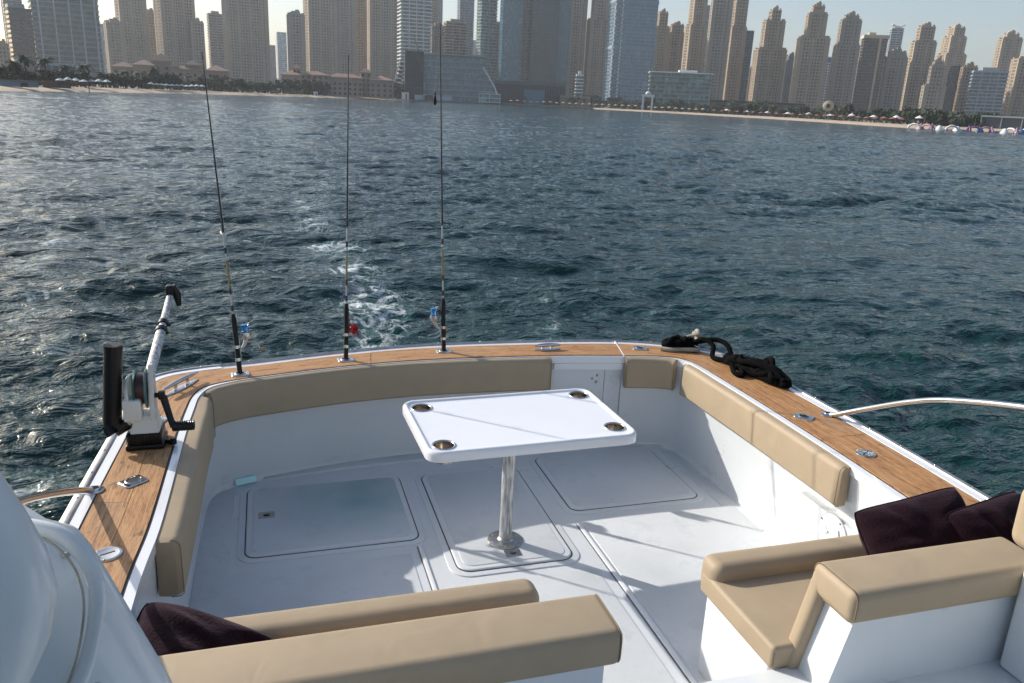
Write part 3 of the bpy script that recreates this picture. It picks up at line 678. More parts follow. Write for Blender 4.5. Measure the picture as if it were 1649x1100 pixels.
# ------------------------------------------------------------ things on the beach
M_cloth = mat('white_canvas', (.74, .73, .70), .8); M_straw = mat('straw', (.40, .30, .19), .9); M_red = mat('red_fabric', (.28, .11, .09), .7)
M_bluep = mat('blue_plastic', (.06, .12, .26), .5); M_purp = mat('purple_plastic', (.22, .11, .25), .5); M_pink = mat('pink_plastic', (.42, .24, .30), .5); M_wood = mat('grey_wood', (.13, .085, .06), .8)
def sunshade(m, name='sunshade'):
    t = empty(name, (0, 0, 0)); bm = bmesh.new(); lathe(bm, [(1.5, 2.0), (1.45, 2.05), (.75, 2.45), (.04, 2.8)], 8, cap=True); obj('canopy', bm, m, t)
    bm = bmesh.new(); tube(bm, [(0, 0, -.3), (0, 0, 2.2)], .05, 5); obj('pole', bm, M_wood, t); return t
def place_row(proto, azs, offs, lab, cat, group, s=1.0):
    for i, az in enumerate(azs):
        o = proto if i == 0 else copy_tree(proto); off = offs + rnd.uniform(-2, 3); p = pol(az, shore(az) + off); o.location = (p.x, p.y, .2 + .01 * off); o.rotation_euler = (0, 0, rnd.uniform(0, 3)); o.scale = (s, s, s * rnd.uniform(.9, 1.1)); tag(o, lab + ', ' + where(az), cat, group + ', ' + where(az))
place_row(sunshade(M_cloth), np.arange(-11.8, -9.0, .42), 25, 'small pale sunshade on the sand', 'sunshade', 'pale sunshades under the finned tower')
place_row(sunshade(M_cloth), np.arange(-6.8, -3.6, .3), 27, 'white sunshade on the sand', 'sunshade', 'white sunshades by the brown-roofed hotel')
place_row(sunshade(M_straw), np.arange(16.5, 30, .45), 27, 'straw coloured sunshade on the far sand', 'sunshade', 'straw sunshades below the glass towers', 1.3)
place_row(sunshade(M_red), np.arange(30.3, 42, .5), 25, 'reddish sunshade on the sand', 'sunshade', 'reddish sunshades on the right beach', 1.1)
place_row(sunshade(M_cloth), np.arange(31.1, 43, 1.3), 30, 'white sunshade among the reddish ones', 'sunshade', 'white sunshades on the right beach', 1.3)
def hutb(name, az, off, size, m, roofm, lab, cat, z=None, rz=None):
    p = pol(az, shore(az) + off); t = empty(name, (p.x, p.y, z if z is not None else .3), R(-az) if rz is None else rz, lab, cat)
    bxobj('wall', (0, 0, size[2] / 2), size, m, t); bxobj('roof', (0, 0, size[2] + .15), (size[0] + .8, size[1] + .8, .35), roofm, t)
    bxobj('doorway', (size[0] * .15, -size[1] / 2 - .02, size[2] * .4), (size[0] * .18, .2, size[2] * .75), M_dkwin, t); return t
hutb('beach_hut', 9.25, 12, (5.4, 4, 5.2), M_whitecon, M_straw, 'white cube hut at the tip of the sand left of the dark wrapped block', 'hut')
hutb('beach_hut', 3.3, 24, (2.6, 2.4, 2.2), M_whitecon, M_cloth, 'tiny white lifeguard hut on the sand before the red-roofed hotel', 'hut')
hutb('timber_bar', -12.0, 12, (7.0, 3.5, 1.5), M_wood, M_wood, 'low brown timber beach bar on the sand at the left', 'bar')
hutb('storage_container', -14.0, 15, (9, 2.4, 1.3), mat('grey_blue_paint', (.20, .24, .30), .5), M_con['grey'], 'flat blue-grey storage container at the left end of the beach', 'container')
# hoarding with faint lettering
a, b = pol(9.9, 633), pol(12.4, 662); c = (a + b) / 2
th_ = empty('site_hoarding', (c.x, c.y, -.1), math.atan2(b.y - a.y, b.x - a.x), 'long pale hoarding with grey lettering along the sea wall by the crane', 'hoarding')
Lh = (b - a).length; bxobj('board', (0, 0, 2.1), (Lh, .3, 4.2), M_con['pale'], th_)
M_ink = mat('grey_lettering', (.08, .09, .10), .7)
tx = bpy.data.curves.new('lettering', 'FONT'); tx.body = 'THE B'; tx.size = 4.2; tx.extrude = .02; tx.align_x = 'CENTER'; tx.align_y = 'CENTER'
tmp_ = bpy.data.objects.new('tmp', tx); COL.objects.link(tmp_); bpy.context.view_layer.update(); me_ = bpy.data.meshes.new_from_object(tmp_); bpy.data.objects.remove(tmp_); to = bpy.data.objects.new('lettering', me_); COL.objects.link(to); to.parent = th_; to.location = (-Lh * .12, -.2, 2.1); to.rotation_euler = (PI / 2, 0, 0); me_.materials.clear(); me_.materials.append(M_ink)
# sea wall
bm = bmesh.new(); prev = None
for az in np.arange(9.6, 22.1, .5):
    p = pol(az, shore(az) - 9 + 2 * math.sin(az)); q = pol(az, shore(az) + 30)
    cur = [bm.verts.new((p.x, p.y, -1.3)), bm.verts.new((p.x, p.y, .75)), bm.verts.new((q.x, q.y, .78))]
    if prev: bm.faces.new((prev[0], cur[0], cur[1], prev[1])); bm.faces.new((prev[1], cur[1], cur[2], prev[2]))
    prev = cur
tag(obj('sea_wall', bm, mat('rock_grey', (.19, .18, .165), .9, noise=(.6, .5), bump=(1, 1, .4))), 'low grey sea wall below the terraced hotel and the glass pair', 'sea wall')
# white arch
p = pol(25.8, 640); ta = empty('white_arch', (p.x, p.y, LZ), R(-25.8), 'tall white gate-shaped arch on the beach left of the curved hotel', 'arch')
for x in (-3.4, 3.4): bxobj('pillar', (x, 0, 5), (1.5, 1.5, 10), M_whitecon, ta)
bxobj('lintel', (0, 0, 10.8), (9.5, 2, 1.6), M_whitecon, ta); bm = bmesh.new(); lathe(bm, [(0.05, 14), (1.6, 13.2), (2, 12.2), (1.6, 11.6)], 10); obj('ornament', bm, M_whitecon, ta, smooth=60)
# round sign on a post
p = pol(37.4, 445); ts_ = empty('round_sign', (p.x, p.y, .4), R(-37.4), 'big round cream sign on a post on the sand before the rounded-top tower', 'sign')
bm = bmesh.new(); lathe(bm, [(.01, -.4), (2.2, -.3), (2.6, 0), (2.2, .3), (.01, .4)], 20, Matrix.Translation((0, 0, 7)) @ Matrix.Rotation(PI / 2, 4, 'X')); obj('disc', bm, mat('cream_sign', (.55, .47, .33), .6), ts_, smooth=50)
bm = bmesh.new(); lathe(bm, [(.01, 0), (1.0, .05)], 16, Matrix.Translation((0, -.52, 7)) @ Matrix.Rotation(PI / 2, 4, 'X')); obj('emblem', bm, mat('brown_emblem', (.12, .06, .03), .6), ts_)
for x in (-.7, .7): bxobj('post', (x, 0, 2.2), (.25, .25, 4.6), M_con['pale'], ts_)
# floating water park
def inflatable(kind):
    bm = bmesh.new()
    if kind == 0: tube(bm, [(-3, 0, .2), (-2.4, 0, 1.6), (-1, 0, 2.6), (1, 0, 2.6), (2.4, 0, 1.6), (3, 0, .2)], .55, 8)
    elif kind == 1: lathe(bm, [(.1, 2.6), (.9, 2.3), (1.5, 1.2), (2.2, .2), (2.3, -.2)], 10)
    elif kind == 2:
        for k in range(4): tube(bm, [(-3 + k * 2, -1.3, .25), (-3 + k * 2, 1.3, .25)], .5, 8)
        tube(bm, [(-3.4, 0, .5), (3.4, 0, .5)], .35, 8)
    else:
        tube(bm, [(-1.6, 0, 0), (0, 0, 3.0), (1.6, 0, 0)], .4, 8); tube(bm, [(0, -1.6, 0), (0, 0, 3.0), (0, 1.6, 0)], .4, 8)
    return bm
kn = ['arched', 'domed', 'flat ribbed', 'pyramid-shaped']
cols = [('white', M_cloth), ('pink', M_pink), ('purple', M_purp), ('blue', M_bluep)]
plan = [(42.6, 0, 0), (42.95, 1, 1), (43.3, 0, 1), (43.6, 3, 2), (44.0, 1, 0), (44.3, 2, 1), (44.7, 0, 0), (45.0, 1, 0), (45.3, 2, 3), (45.6, 3, 2), (45.9, 0, 2), (46.2, 1, 3), (46.5, 0, 1), (46.8, 3, 1), (47.1, 2, 3), (47.5, 1, 0), (47.8, 0, 0), (48.1, 3, 1), (48.35, 1, 3), (48.6, 0, 0)]
seen = {}
for az, k, cidx in plan:
    D = 338 + (az - 42.6) * 2 + rnd.uniform(-4, 4); key = (k, cidx); seen[key] = seen.get(key, 0) + 1
    side = ['nearest the end of the sand', 'in the middle of the row', 'towards the right edge of the frame'][0 if az < 44.2 else 1 if az < 46.7 else 2]
    o = obj('water_inflatable', inflatable(k), cols[cidx][1], smooth=60); p = pol(az, D); o.location = (p.x, p.y, WZ + .1); o.rotation_euler = (0, 0, rnd.uniform(-.6, .6) - R(az)); o.scale = (.68, .68, .62)
    tag(o, '%s %s float of the water park, %s' % (kn[k] if k != 2 else 'flat', cols[cidx][0], side), 'inflatable', 'floats of the water park')
# navigation post in the shallows at the left
p = pol(-10.3, shore(-10.3) - 3); tn = empty('marker_post', (p.x, p.y, WZ), 0, 'thin dark marker post at the waterline under the finned glass tower', 'post')
bm = bmesh.new(); tube(bm, [(0, 0, -.6), (0, 0, 3.0)], .12, 6); obj('post', bm, M_wood, tn); bxobj('top_mark', (0, 0, 2.7), (.7, .2, .7), M_wood, tn)

# ============================================================ THE BOAT
M_gel = mat('white_gelcoat', (.67, .70, .715), .28, coat=.3, noise=(2.5, .06), bump=(5, .04, .02))
M_gelcap = mat('glossy_white_trim', (.78, .79, .80), .18, coat=.5)
M_caulk = mat('black_caulking', (.012, .012, .016), .5)
M_steel = mat('stainless_steel', (.62, .62, .61), .16, metal=1.0, noise=(30, .1))
M_steel2 = mat('dull_steel', (.45, .45, .44), .34, metal=1.0, noise=(40, .25))
M_blackp = mat('black_plastic', (.006, .006, .0065), .34, spec=.3, bump=(90, .15, .002))
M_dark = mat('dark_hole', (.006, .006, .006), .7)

def nonskid():
    m = mat('nonskid_gelcoat', (.66, .69, .71), .55, noise=(1.7, .16)); nt = m.node_tree; b = nt.nodes['Principled BSDF']
    tc = nt.nodes.new('ShaderNodeTexCoord'); mp = nt.nodes.new('ShaderNodeMapping'); mp.inputs['Rotation'].default_value = (0, 0, R(45)); mp.inputs['Scale'].default_value = (125, 125, 125)
    ck = nt.nodes.new('ShaderNodeTexVoronoi'); ck.inputs['Scale'].default_value = 1; ck.inputs['Randomness'].default_value = .05; ck.voronoi_dimensions = '2D'
    nt.links.new(tc.outputs['Object'], mp.inputs[0]); nt.links.new(mp.outputs[0], ck.inputs['Vector'])
    bp = nt.nodes.new('ShaderNodeBump'); bp.inputs['Strength'].default_value = .8; bp.inputs['Distance'].default_value = .0024; bp.invert = True
    nt.links.new(ck.outputs['Distance'], bp.inputs['Height']); nt.links.new(bp.outputs[0], b.inputs['Normal'])
    # scuffs and grime
    n2 = nt.nodes.new('ShaderNodeTexNoise'); n2.inputs['Scale'].default_value = 3.4; n2.inputs['Detail'].default_value = 12; n2.inputs['Roughness'].default_value = .8
    nt.links.new(tc.outputs['Object'], n2.inputs['Vector'])
    mr = nt.nodes.new('ShaderNodeMapRange'); mr.inputs[1].default_value = .52; mr.inputs[2].default_value = .74; mr.inputs[4].default_value = .6; nt.links.new(n2.outputs['Fac'], mr.inputs[0])
    mx = nt.nodes.new('ShaderNodeMix'); mx.data_type = 'RGBA'; mx.inputs['B'].default_value = (.34, .37, .38, 1)
    src = b.inputs['Base Color'].links[0].from_socket
    nt.links.new(mr.outputs[0], mx.inputs['Factor']); nt.links.new(src, mx.inputs['A']); nt.links.new(mx.outputs['Result'], b.inputs['Base Color'])
    return m
M_non = nonskid()
def stained(name, tint):
    m = nonskid(); m.name = name; nt = m.node_tree; b = nt.nodes['Principled BSDF']
    tc = nt.nodes.new('ShaderNodeTexCoord'); n2 = nt.nodes.new('ShaderNodeTexNoise'); n2.inputs['Scale'].default_value = 2.4; n2.inputs['Detail'].default_value = 5
    nt.links.new(tc.outputs['Object'], n2.inputs['Vector'])
    gr = nt.nodes.new('ShaderNodeVectorMath'); gr.operation = 'DISTANCE'; gr.inputs[1].default_value = (.45, 4.42, 0); nt.links.new(tc.outputs['Object'], gr.inputs[0])
    mr = nt.nodes.new('ShaderNodeMapRange'); mr.inputs[1].default_value = .6; mr.inputs[2].default_value = .05; nt.links.new(gr.outputs['Value'], mr.inputs[0])
    mm = nt.nodes.new('ShaderNodeMath'); mm.operation = 'MULTIPLY'; mr.inputs[4].default_value = 1.7; nt.links.new(mr.outputs[0], mm.inputs[0]); nt.links.new(n2.outputs['Fac'], mm.inputs[1])
    mx = nt.nodes.new('ShaderNodeMix'); mx.data_type = 'RGBA'; mx.inputs['B'].default_value = (*tint, 1)
    src = b.inputs['Base Color'].links[0].from_socket; nt.links.new(mm.outputs[0], mx.inputs['Factor']); nt.links.new(src, mx.inputs['A']); nt.links.new(mx.outputs['Result'], b.inputs['Base Color'])
    return m
M_non_green = stained('nonskid_green_stain', (.25, .42, .44))

def vinyl():
    m = mat('tan_vinyl', (.375, .295, .198), .56, spec=.32, noise=(6, .07), bump=(420, .25, .0014)); nt = m.node_tree; b = nt.nodes['Principled BSDF']
    tc = nt.nodes.new('ShaderNodeTexCoord'); n = nt.nodes.new('ShaderNodeTexNoise'); n.inputs['Scale'].default_value = 5.5; n.inputs['Detail'].default_value = 2; n.inputs['Distortion'].default_value = .8
    nt.links.new(tc.outputs['Object'], n.inputs['Vector']); bp = nt.nodes.new('ShaderNodeBump'); bp.inputs['Strength'].default_value = .28; bp.inputs['Distance'].default_value = .014
    old = b.inputs['Normal'].links[0].from_node; nt.links.new(n.outputs['Fac'], bp.inputs['Height']); nt.links.new(bp.outputs[0], old.inputs['Normal'])
    return m
M_vin = vinyl()
M_stitch = mat('tan_stitching', (.21, .155, .095), .7)

def teak():
    m = bpy.data.materials.new('weathered_teak'); m.use_nodes = True; nt = m.node_tree; b = nt.nodes['Principled BSDF']; N = nt.nodes.new; L = nt.links.new
    uv = N('ShaderNodeUVMap'); uv.uv_map = 'UVMap'
    def nz(sx, sy, det, dist=0, off=0):
        mp = N('ShaderNodeMapping'); mp.inputs['Scale'].default_value = (sx, sy, 1); mp.inputs['Location'].default_value = (off, off, 0); L(uv.outputs[0], mp.inputs[0])
        n = N('ShaderNodeTexNoise'); n.inputs['Scale'].default_value = 1; n.inputs['Detail'].default_value = det; n.inputs['Roughness'].default_value = .65; n.inputs['Distortion'].default_value = dist
        L(mp.outputs[0], n.inputs['Vector']); return n.outputs['Fac']
    g1 = nz(3.5, 55, 8, 1.2); g2 = nz(22, 230, 5, 0, 3); g3 = nz(2.2, 4, 5, .5, 7)
    r = N('ShaderNodeValToRGB'); e = r.color_ramp.elements
    e[0].position = .36; e[0].color = (.10, .038, .014, 1); e[1].position = .64; e[1].color = (.54, .31, .13, 1); k = e.new(.48); k.color = (.37, .18, .066, 1)
    a = N('ShaderNodeMath'); a.operation = 'MULTIPLY_ADD'; a.inputs[1].default_value = .42; L(g2, a.inputs[0])
    s = N('ShaderNodeMath'); s.operation = 'MULTIPLY'; s.inputs[1].default_value = .58; L(g1, s.inputs[0]); L(s.outputs[0], a.inputs[2]); L(a.outputs[0], r.inputs[0])
    gy = N('ShaderNodeMapRange'); gy.inputs[1].default_value = .45; gy.inputs[2].default_value = .75; gy.inputs[4].default_value = .45; L(g3, gy.inputs[0])
    mx = N('ShaderNodeMix'); mx.data_type = 'RGBA'; mx.inputs['B'].default_value = (.42, .29, .18, 1); L(gy.outputs[0], mx.inputs['Factor']); L(r.outputs[0], mx.inputs['A'])
    sp = nz(13, 26, 3, .6, 11); sm = N('ShaderNodeMapRange'); sm.inputs[1].default_value = .60; sm.inputs[2].default_value = .72; sm.inputs[4].default_value = .75; L(sp, sm.inputs[0])
    m3 = N('ShaderNodeMix'); m3.data_type = 'RGBA'; m3.inputs['B'].default_value = (.10, .045, .02, 1); L(sm.outputs[0], m3.inputs['Factor']); L(mx.outputs['Result'], m3.inputs['A'])
    L(m3.outputs['Result'], b.inputs['Base Color']); b.inputs['Roughness'].default_value = .62
    bp = N('ShaderNodeBump'); bp.inputs['Strength'].default_value = .35; bp.inputs['Distance'].default_value = .003; L(a.outputs[0], bp.inputs['Height']); L(bp.outputs[0], b.inputs['Normal'])
    return m
M_teak = teak()

boat = empty('fishing_boat', (1.17, 5.0, 0), 0, 'white sport fishing boat cockpit with teak capped gunwales and tan bolsters', 'boat')
def bobj(name, bm, m, smooth=None, **k):
    """part of the boat, modelled in world coordinates"""
    o = obj(name, bm, m, boat, smooth, **k); o.location = (-1.17, -5.0, 0); return o
def bbox(name, c, s, m, rot=None, bevel=0.0, seg=3, **k):
    bm = bmesh.new(); box(bm, c, s, rot, bevel, seg); return bobj(name, bm, m, 40 if bevel else None, **k)

K = .976     # plan scale of the cap rail against the sole
G = .72      # height of the cap rail above the cockpit sole
# stations: inner lip x,y, outer rub rail x,y, width of the white lip
ST = [(-.50, 1.2, -.87, 1.2, .036), (-.492, 2.55, -.855, 2.5, .036), (-.462, 3.10, -.842, 3.16, .036), (-.448, 3.98, -.802, 4.04, .034), (-.434, 4.34, -.785, 4.44, .034),
      (-.420, 4.53, -.755, 4.80, .032), (-.370, 4.660, -.670, 4.950, .024), (-.245, 4.745, -.445, 5.045, .010), (-.08, 4.800, -.17, 5.100, .006), (.444, 4.915, .47, 5.245, .005),
      (1.02, 4.962, 1.07, 5.315, .005), (1.795, 4.925, 1.815, 5.290, .006), (2.334, 4.845, 2.42, 5.215, .006), (2.60, 4.785, 2.76, 5.085, .008), (2.700, 4.715, 2.98, 4.93, .020),
      (2.738, 4.58, 3.13, 4.70, .034), (2.745, 4.30, 3.178, 4.33, .036), (2.752, 3.9, 3.192, 3.9, .036), (2.750, 3.2, 3.195, 3.2, .036), (2.728, 2.5, 3.175, 2.5, .036), (2.68, 1.2, 3.13, 1.2, .036)]
CT = np.array(catmull(ST, 12)); NS = len(CT)
F_ = CT[:, :2].copy()      # foot of the cockpit walls
CT[:, :4] *= K
A_ = CT[:, :2]; B_ = CT[:, 2:4]; LW = CT[:, 4]
WD = np.hypot(*(B_ - A_).T); DIR = (B_ - A_) / WD[:, None]
ARC = np.concatenate([[0], np.cumsum(np.hypot(*np.diff(.5 * (A_ + B_), axis=0).T))])
def at(i, d):            # i: float station index, d: metres from the inner lip towards the outside (negative = from the rub rail)
    i = max(0, min(NS - 1.001, i)); k = int(i); f = i - k
    a = A_[k] * (1 - f) + A_[k + 1] * f; b = B_[k] * (1 - f) + B_[k + 1] * f; w = np.hypot(*(b - a)); u = (b - a) / w
    return a + u * (d if d >= 0 else w + d)
def at2(i, d):
    i = max(0, min(NS - 1.001, i)); k = int(i); f = i - k; a = A_[k] * (1 - f) + A_[k + 1] * f; u = DIR[k] * (1 - f) + DIR[k + 1] * f; return a + u * d
def near_i(x, y, outer=False):
    x *= K; y *= K
    c = (A_ if not outer else B_); return int(np.argmin((c[:, 0] - x) ** 2 + (c[:, 1] - y) ** 2))
def capstrip(bm, i0, i1, fd0, fd1, z0, z1, uvs=True, step=1.0):
    """strip of the cap between two distances (functions of station) and two heights"""
    uvl = bm.loops.layers.uv.new('UVMap'); idx = list(np.arange(i0, i1, step)) + [i1]; rows = []
    for i in idx:
        k = min(int(i), NS - 2); lw = LW[k]; p, q = at(i, fd0(lw)), at(i, fd1(lw)); u = float(np.interp(i, range(NS), ARC))
        rows.append(([bm.verts.new((p[0], p[1], z0)), bm.verts.new((p[0], p[1], z1)), bm.verts.new((q[0], q[1], z1)), bm.verts.new((q[0], q[1], z0))], u, float(np.hypot(*(q - p)))))
    def face(vs, uv):
        f = bm.faces.new(vs)
        for l, w in zip(f.loops, uv): l[uvl].uv = w
    off = (i0 * 7.31) % 5
    for (a, ua, wa), (b, ub, wb) in zip(rows, rows[1:]):
        for s in range(4):
            t = (s + 1) % 4
            va, vb = ((0, 0), (0, wa), (wa, wa), (wa, 0))[s]
            face((a[s], b[s], b[t], a[t]), ((ua, va + off), (ub, va + off), (ub, vb + off), (ua, vb + off)))
    face(rows[0][0][::-1], ((rows[0][1], 0),) * 4); face(rows[-1][0], ((rows[-1][1], 0),) * 4)
def strip_part(name, m, i0, i1, fd0, fd1, z0, z1, smooth=30, **k):
    bm = bmesh.new(); capstrip(bm, i0, i1, fd0, fd1, z0, z1); return bobj(name, bm, m, smooth, **k)
C0 = lambda v: (lambda lw: v)
strip_part('inner_lip', M_gelcap, 0, NS - 1, C0(0.0), lambda lw: lw, G - .05, G)
strip_part('inner_caulking', M_caulk, 0, NS - 1, lambda lw: lw + .0003, lambda lw: lw + .011, G - .04, G - .001)
strip_part('outer_caulking', M_caulk, 0, NS - 1, C0(-.0875), C0(-.0803), G - .04, G - .001)
# the white outer trim is only on the sides; at the transom the teak runs right to the rail
iL, iR = near_i(-.36, 5.07, True), near_i(2.98, 4.93, True)
i_g = near_i(2.334, 4.845)                       # gate joint
i_lc, i_rc = near_i(-.37, 4.66), near_i(2.70, 4.715)
for a, b in ((0, iL), (iR, NS - 1)):
    bm = bmesh.new(); capstrip(bm, a, b, C0(-.080), C0(-.040), G - .05, G + .004); bobj('outer_trim', bm, M_gelcap, 30)
strip_part('outer_trim', M_gelcap, iL + .1, iR - .1, C0(-.080), C0(-.020), G - .055, G - .004)
# rub rail: rounded aluminium extrusion
M_rub = mat('scuffed_aluminium', (.50, .49, .47), .42, metal=.85, noise=(9, .35))
bm = bmesh.new(); prof = [(-.0395, -.01), (-.036, .006), (-.028, .011), (-.010, .009), (.006, -.002), (.008, -.026), (-.004, -.05), (-.0395, -.05)]
rows = []
for i in range(0, NS, 1):
    thin = .45 if iL < i < iR else 1.0; w = WD[i]; rows.append([bm.verts.new((*(A_[i] + DIR[i] * (w + p * thin)), G + z)) for p, z in prof])
for a, b in zip(rows, rows[1:]):
    for k in range(len(prof)): bm.faces.new((a[k], b[k], b[(k + 1) % len(prof)], a[(k + 1) % len(prof)]))
bobj('rub_rail', bm, M_rub, 50)
# rub rail screws
bm = bmesh.new(); lathe(bm, [(.0001, .004), (.004, .0035), (.0065, .0015), (.007, 0)], 8); src = obj('screw', bm, M_steel, boat, 60)
first = True; s = .2; offb = Vector((1.17, 5, 0))
while s < ARC[-1] - .2:
    i = float(np.interp(s, ARC, range(NS))); p = at(i, -.010 if iL < i < iR else -.020); v = Vector((p[0], p[1], G + .0095)) - offb
    o = src if first else inst(src, boat); first = False; o.location = v; s += .235 if (i < iL or i > iR) else .30
# teak planks
def planks(i0, i1, lanes, lens):
    tot0, tot1 = ARC[int(i0)], ARC[int(i1)]
    for li, (f0, f1) in enumerate(lanes):
        s = tot0; j = 0
        while s < tot1 - .02:
            e = min(tot1, s + lens[(j + li) % len(lens)]); e = tot1 if tot1 - e < .35 else e
            a = float(np.interp(s, ARC, range(NS))); b = float(np.interp(e, ARC, range(NS)))
            gap = .0008 / max(.01, (ARC[min(NS - 1, int(a) + 1)] - ARC[int(a)]))
            bm = bmesh.new(); capstrip(bm, a + gap, b - gap, f0, f1, G - .03, G + .003 + .0006 * ((j + li) % 2)); bobj('plank', bm, M_teak, 30); s = e; j += 1
mid = .150
inl = lambda lw: lw + .0113
planks(0, i_lc, [(inl, C0(mid - .0011)), (C0(mid + .0011), C0(-.0878))], [1.35, 1.1, .95])
planks(i_lc, i_g, [(inl, C0(-.0878))], [1.15, .95, 1.0])
planks(i_g + .25, i_rc, [(inl, C0(-.0878))], [2])
planks(i_rc, NS - 1, [(inl, C0(mid + .030)), (C0(mid + .0325), C0(-.0878))], [1.2, 1.5, 1.0])
strip_part('gate_joint', M_gelcap, i_g + .01, i_g + .24, lambda lw: lw + .0, C0(-.02), G - .045, G + .0045)
# core under the teak, and the hull sides
strip_part('deck_core', M_gel, 0, NS - 1, C0(.012), C0(-.03), G - .06, G - .0305)
bm = bmesh.new(); rows = []
for i in range(0, NS, 2):
    rows.append([bm.verts.new((*(A_[i] + DIR[i] * (WD[i] + o)), z)) for o, z in ((-.01, G - .04), (-.03, .2), (-.10, -.5), (-.2, -1.0))])
for a, b in zip(rows, rows[1:]):
    for k in range(3): bm.faces.new((a[k], b[k], b[k + 1], a[k + 1]))
bobj('hull', bm, M_gel, 60)
bm = bmesh.new(); vs = [bm.verts.new((*(A_[i] + DIR[i] * (WD[i] - .15)), -.3)) for i in range(0, NS, 2)]; bm.faces.new(vs); bobj('hull_bottom', bm, M_gel)
# inner liner (side walls of the cockpit)
def wallp(i, z, o):
    i = max(0, min(NS - 1.001, i)); k = int(i); f = i - k
    T = at2(i, .006); F = (F_[k] + DIR[k] * .006) * (1 - f) + (F_[k + 1] + DIR[k + 1] * .006) * f; u = (G - z) / G
    D = DIR[k]; q = T + (F - T) * u + D * o; return (q[0], q[1], z)
def liner(i0, i1, name='cockpit_wall'):
    bm = bmesh.new(); rows = []
    for i in range(int(i0), int(i1) + 1):
        rows.append([bm.verts.new(wallp(i, z, o)) for o, z in ((0, G - .045), (0, .36), (0, .04), (-.006, .014), (-.022, .002), (-.022, -.03))])
    for a, b in zip(rows, rows[1:]):
        for k in range(5): bm.faces.new((a[k], b[k], b[k + 1], a[k + 1]))
    return bobj(name, bm, M_gel, 60)
i_d0 = near_i(1.835, 4.92)
liner(0, i_lc); liner(i_lc, i_d0); liner(i_g, i_rc); liner(i_rc, NS - 1)
# transom gate
def wallbox(name, i0, i1, d0, d1, z0, z1, m, **k):
    bm = bmesh.new(); idx = list(np.arange(i0, i1, 1.0)) + [i1]; rows = [[bm.verts.new(wallp(i, z, o)) for o, z in ((d0, z0), (d0, z1), (d1, z1), (d1, z0))] for i in idx]
    for a, b in zip(rows, rows[1:]):
        for q in range(4): bm.faces.new((a[q], b[q], b[(q + 1) % 4], a[(q + 1) % 4]))
    bm.faces.new(rows[0][::-1]); bm.faces.new(rows[-1]); return bobj(name, bm, m, 30, **k)
gi = i_d0 + (i_g - i_d0) * .70
wallbox('gate_panel', i_d0 + .02, gi, .002, .03, .05, G - .101, M_gel)
wallbox('gate_frame', gi + .12, i_g - .02, .008, .04, 0, G - .101, M_gel)
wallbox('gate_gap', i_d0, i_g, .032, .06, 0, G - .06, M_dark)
wallbox('gate_top_beam', i_d0, i_g - .02, -.016, .05, G - .10, G - .052, M_gelcap)
wallbox('gate_sill', i_d0, i_g, -.03, .15, -.02, .045, M_gel)
bm = bmesh.new(); lathe(bm, [(.0001, .006), (.006, .005), (.009, 0)], 10, Matrix.Rotation(PI / 2, 4, 'X')); src = obj('hinge_bolt', bm, M_steel2, boat, 60)
for k, (x, z) in enumerate(((2.09, .545), (2.12, .57), (2.12, .52))):
    p = wallp(near_i(x / K, 4.88), z, .001); o = src if k == 0 else inst(src, boat); o.location = Vector((x, p[1], z)) - offb
# bolsters
def bolster(i0, i1, z0, z1, th, r=.034, name='bolster', extra=None):
    prof = [(0.004, z0 + .004), (-th * .45, z0), (-th + .012, z0 + .003), (-th, z0 + .016), (-th, z1 - r)]
    for k in range(1, 6): a = PI / 2 * k / 5; prof.append((-th + r - r * math.cos(a), z1 - r + r * math.sin(a)))
    prof.append((.004, z1))
    bm = bmesh.new(); idx = list(np.arange(i0, i1, .5)) + [i1]; n = len(idx); rows = []
    s = [float(np.interp(i, range(NS), ARC)) for i in idx]
    for q, i in enumerate(idx):
        end = min(s[q] - s[0], s[-1] - s[q]); sh = 1 - .22 * max(0, 1 - end / .022) ** 2
        zm = (z0 + z1) / 2; rows.append([bm.verts.new((*at2(i, o * (sh if o < 0 else 1)), zm + (z - zm) * (1 - (1 - sh) * .18))) for o, z in prof])
    for a, b in zip(rows, rows[1:]):
        for k in range(len(prof)): bm.faces.new((a[k], b[k], b[(k + 1) % len(prof)], a[(k + 1) % len(prof)]))
    bm.faces.new(rows[0][::-1]); bm.faces.new(rows[-1]); o = bobj(name, bm, M_vin, 38)
    bm = bmesh.new(); off = offb
    for row_i in [idx[0] + .12, idx[-1] - .12] + ([extra] if extra else []):
        tube(bm, [(*at2(row_i, q[0] * 1.0 if q[0] < 0 else q[0]), q[1]) for q in prof[1:-1]], .0022, 5); c = obj('seam', bm, M_stitch, o, 60); bm = bmesh.new()
    bm.free(); return o
i_l0 = near_i(-.47, 2.95); i_l1 = near_i(-.415, 4.56)
bolster(i_l0, i_l1, .47, G - .006, .085)
i_t0 = near_i(-.40, 4.60)
bolster(i_t0, i_d0 - .5, .49, G - .004, .055)
bolster(i_g + .4, near_i(2.695, 4.72), .50, G - .004, .05)
i_r0 = near_i(2.725, 4.64); i_rs = near_i(2.75, 3.48); i_re = near_i(2.75, 2.99)
bolster(i_r0, i_re, .495, G - .006, .058)

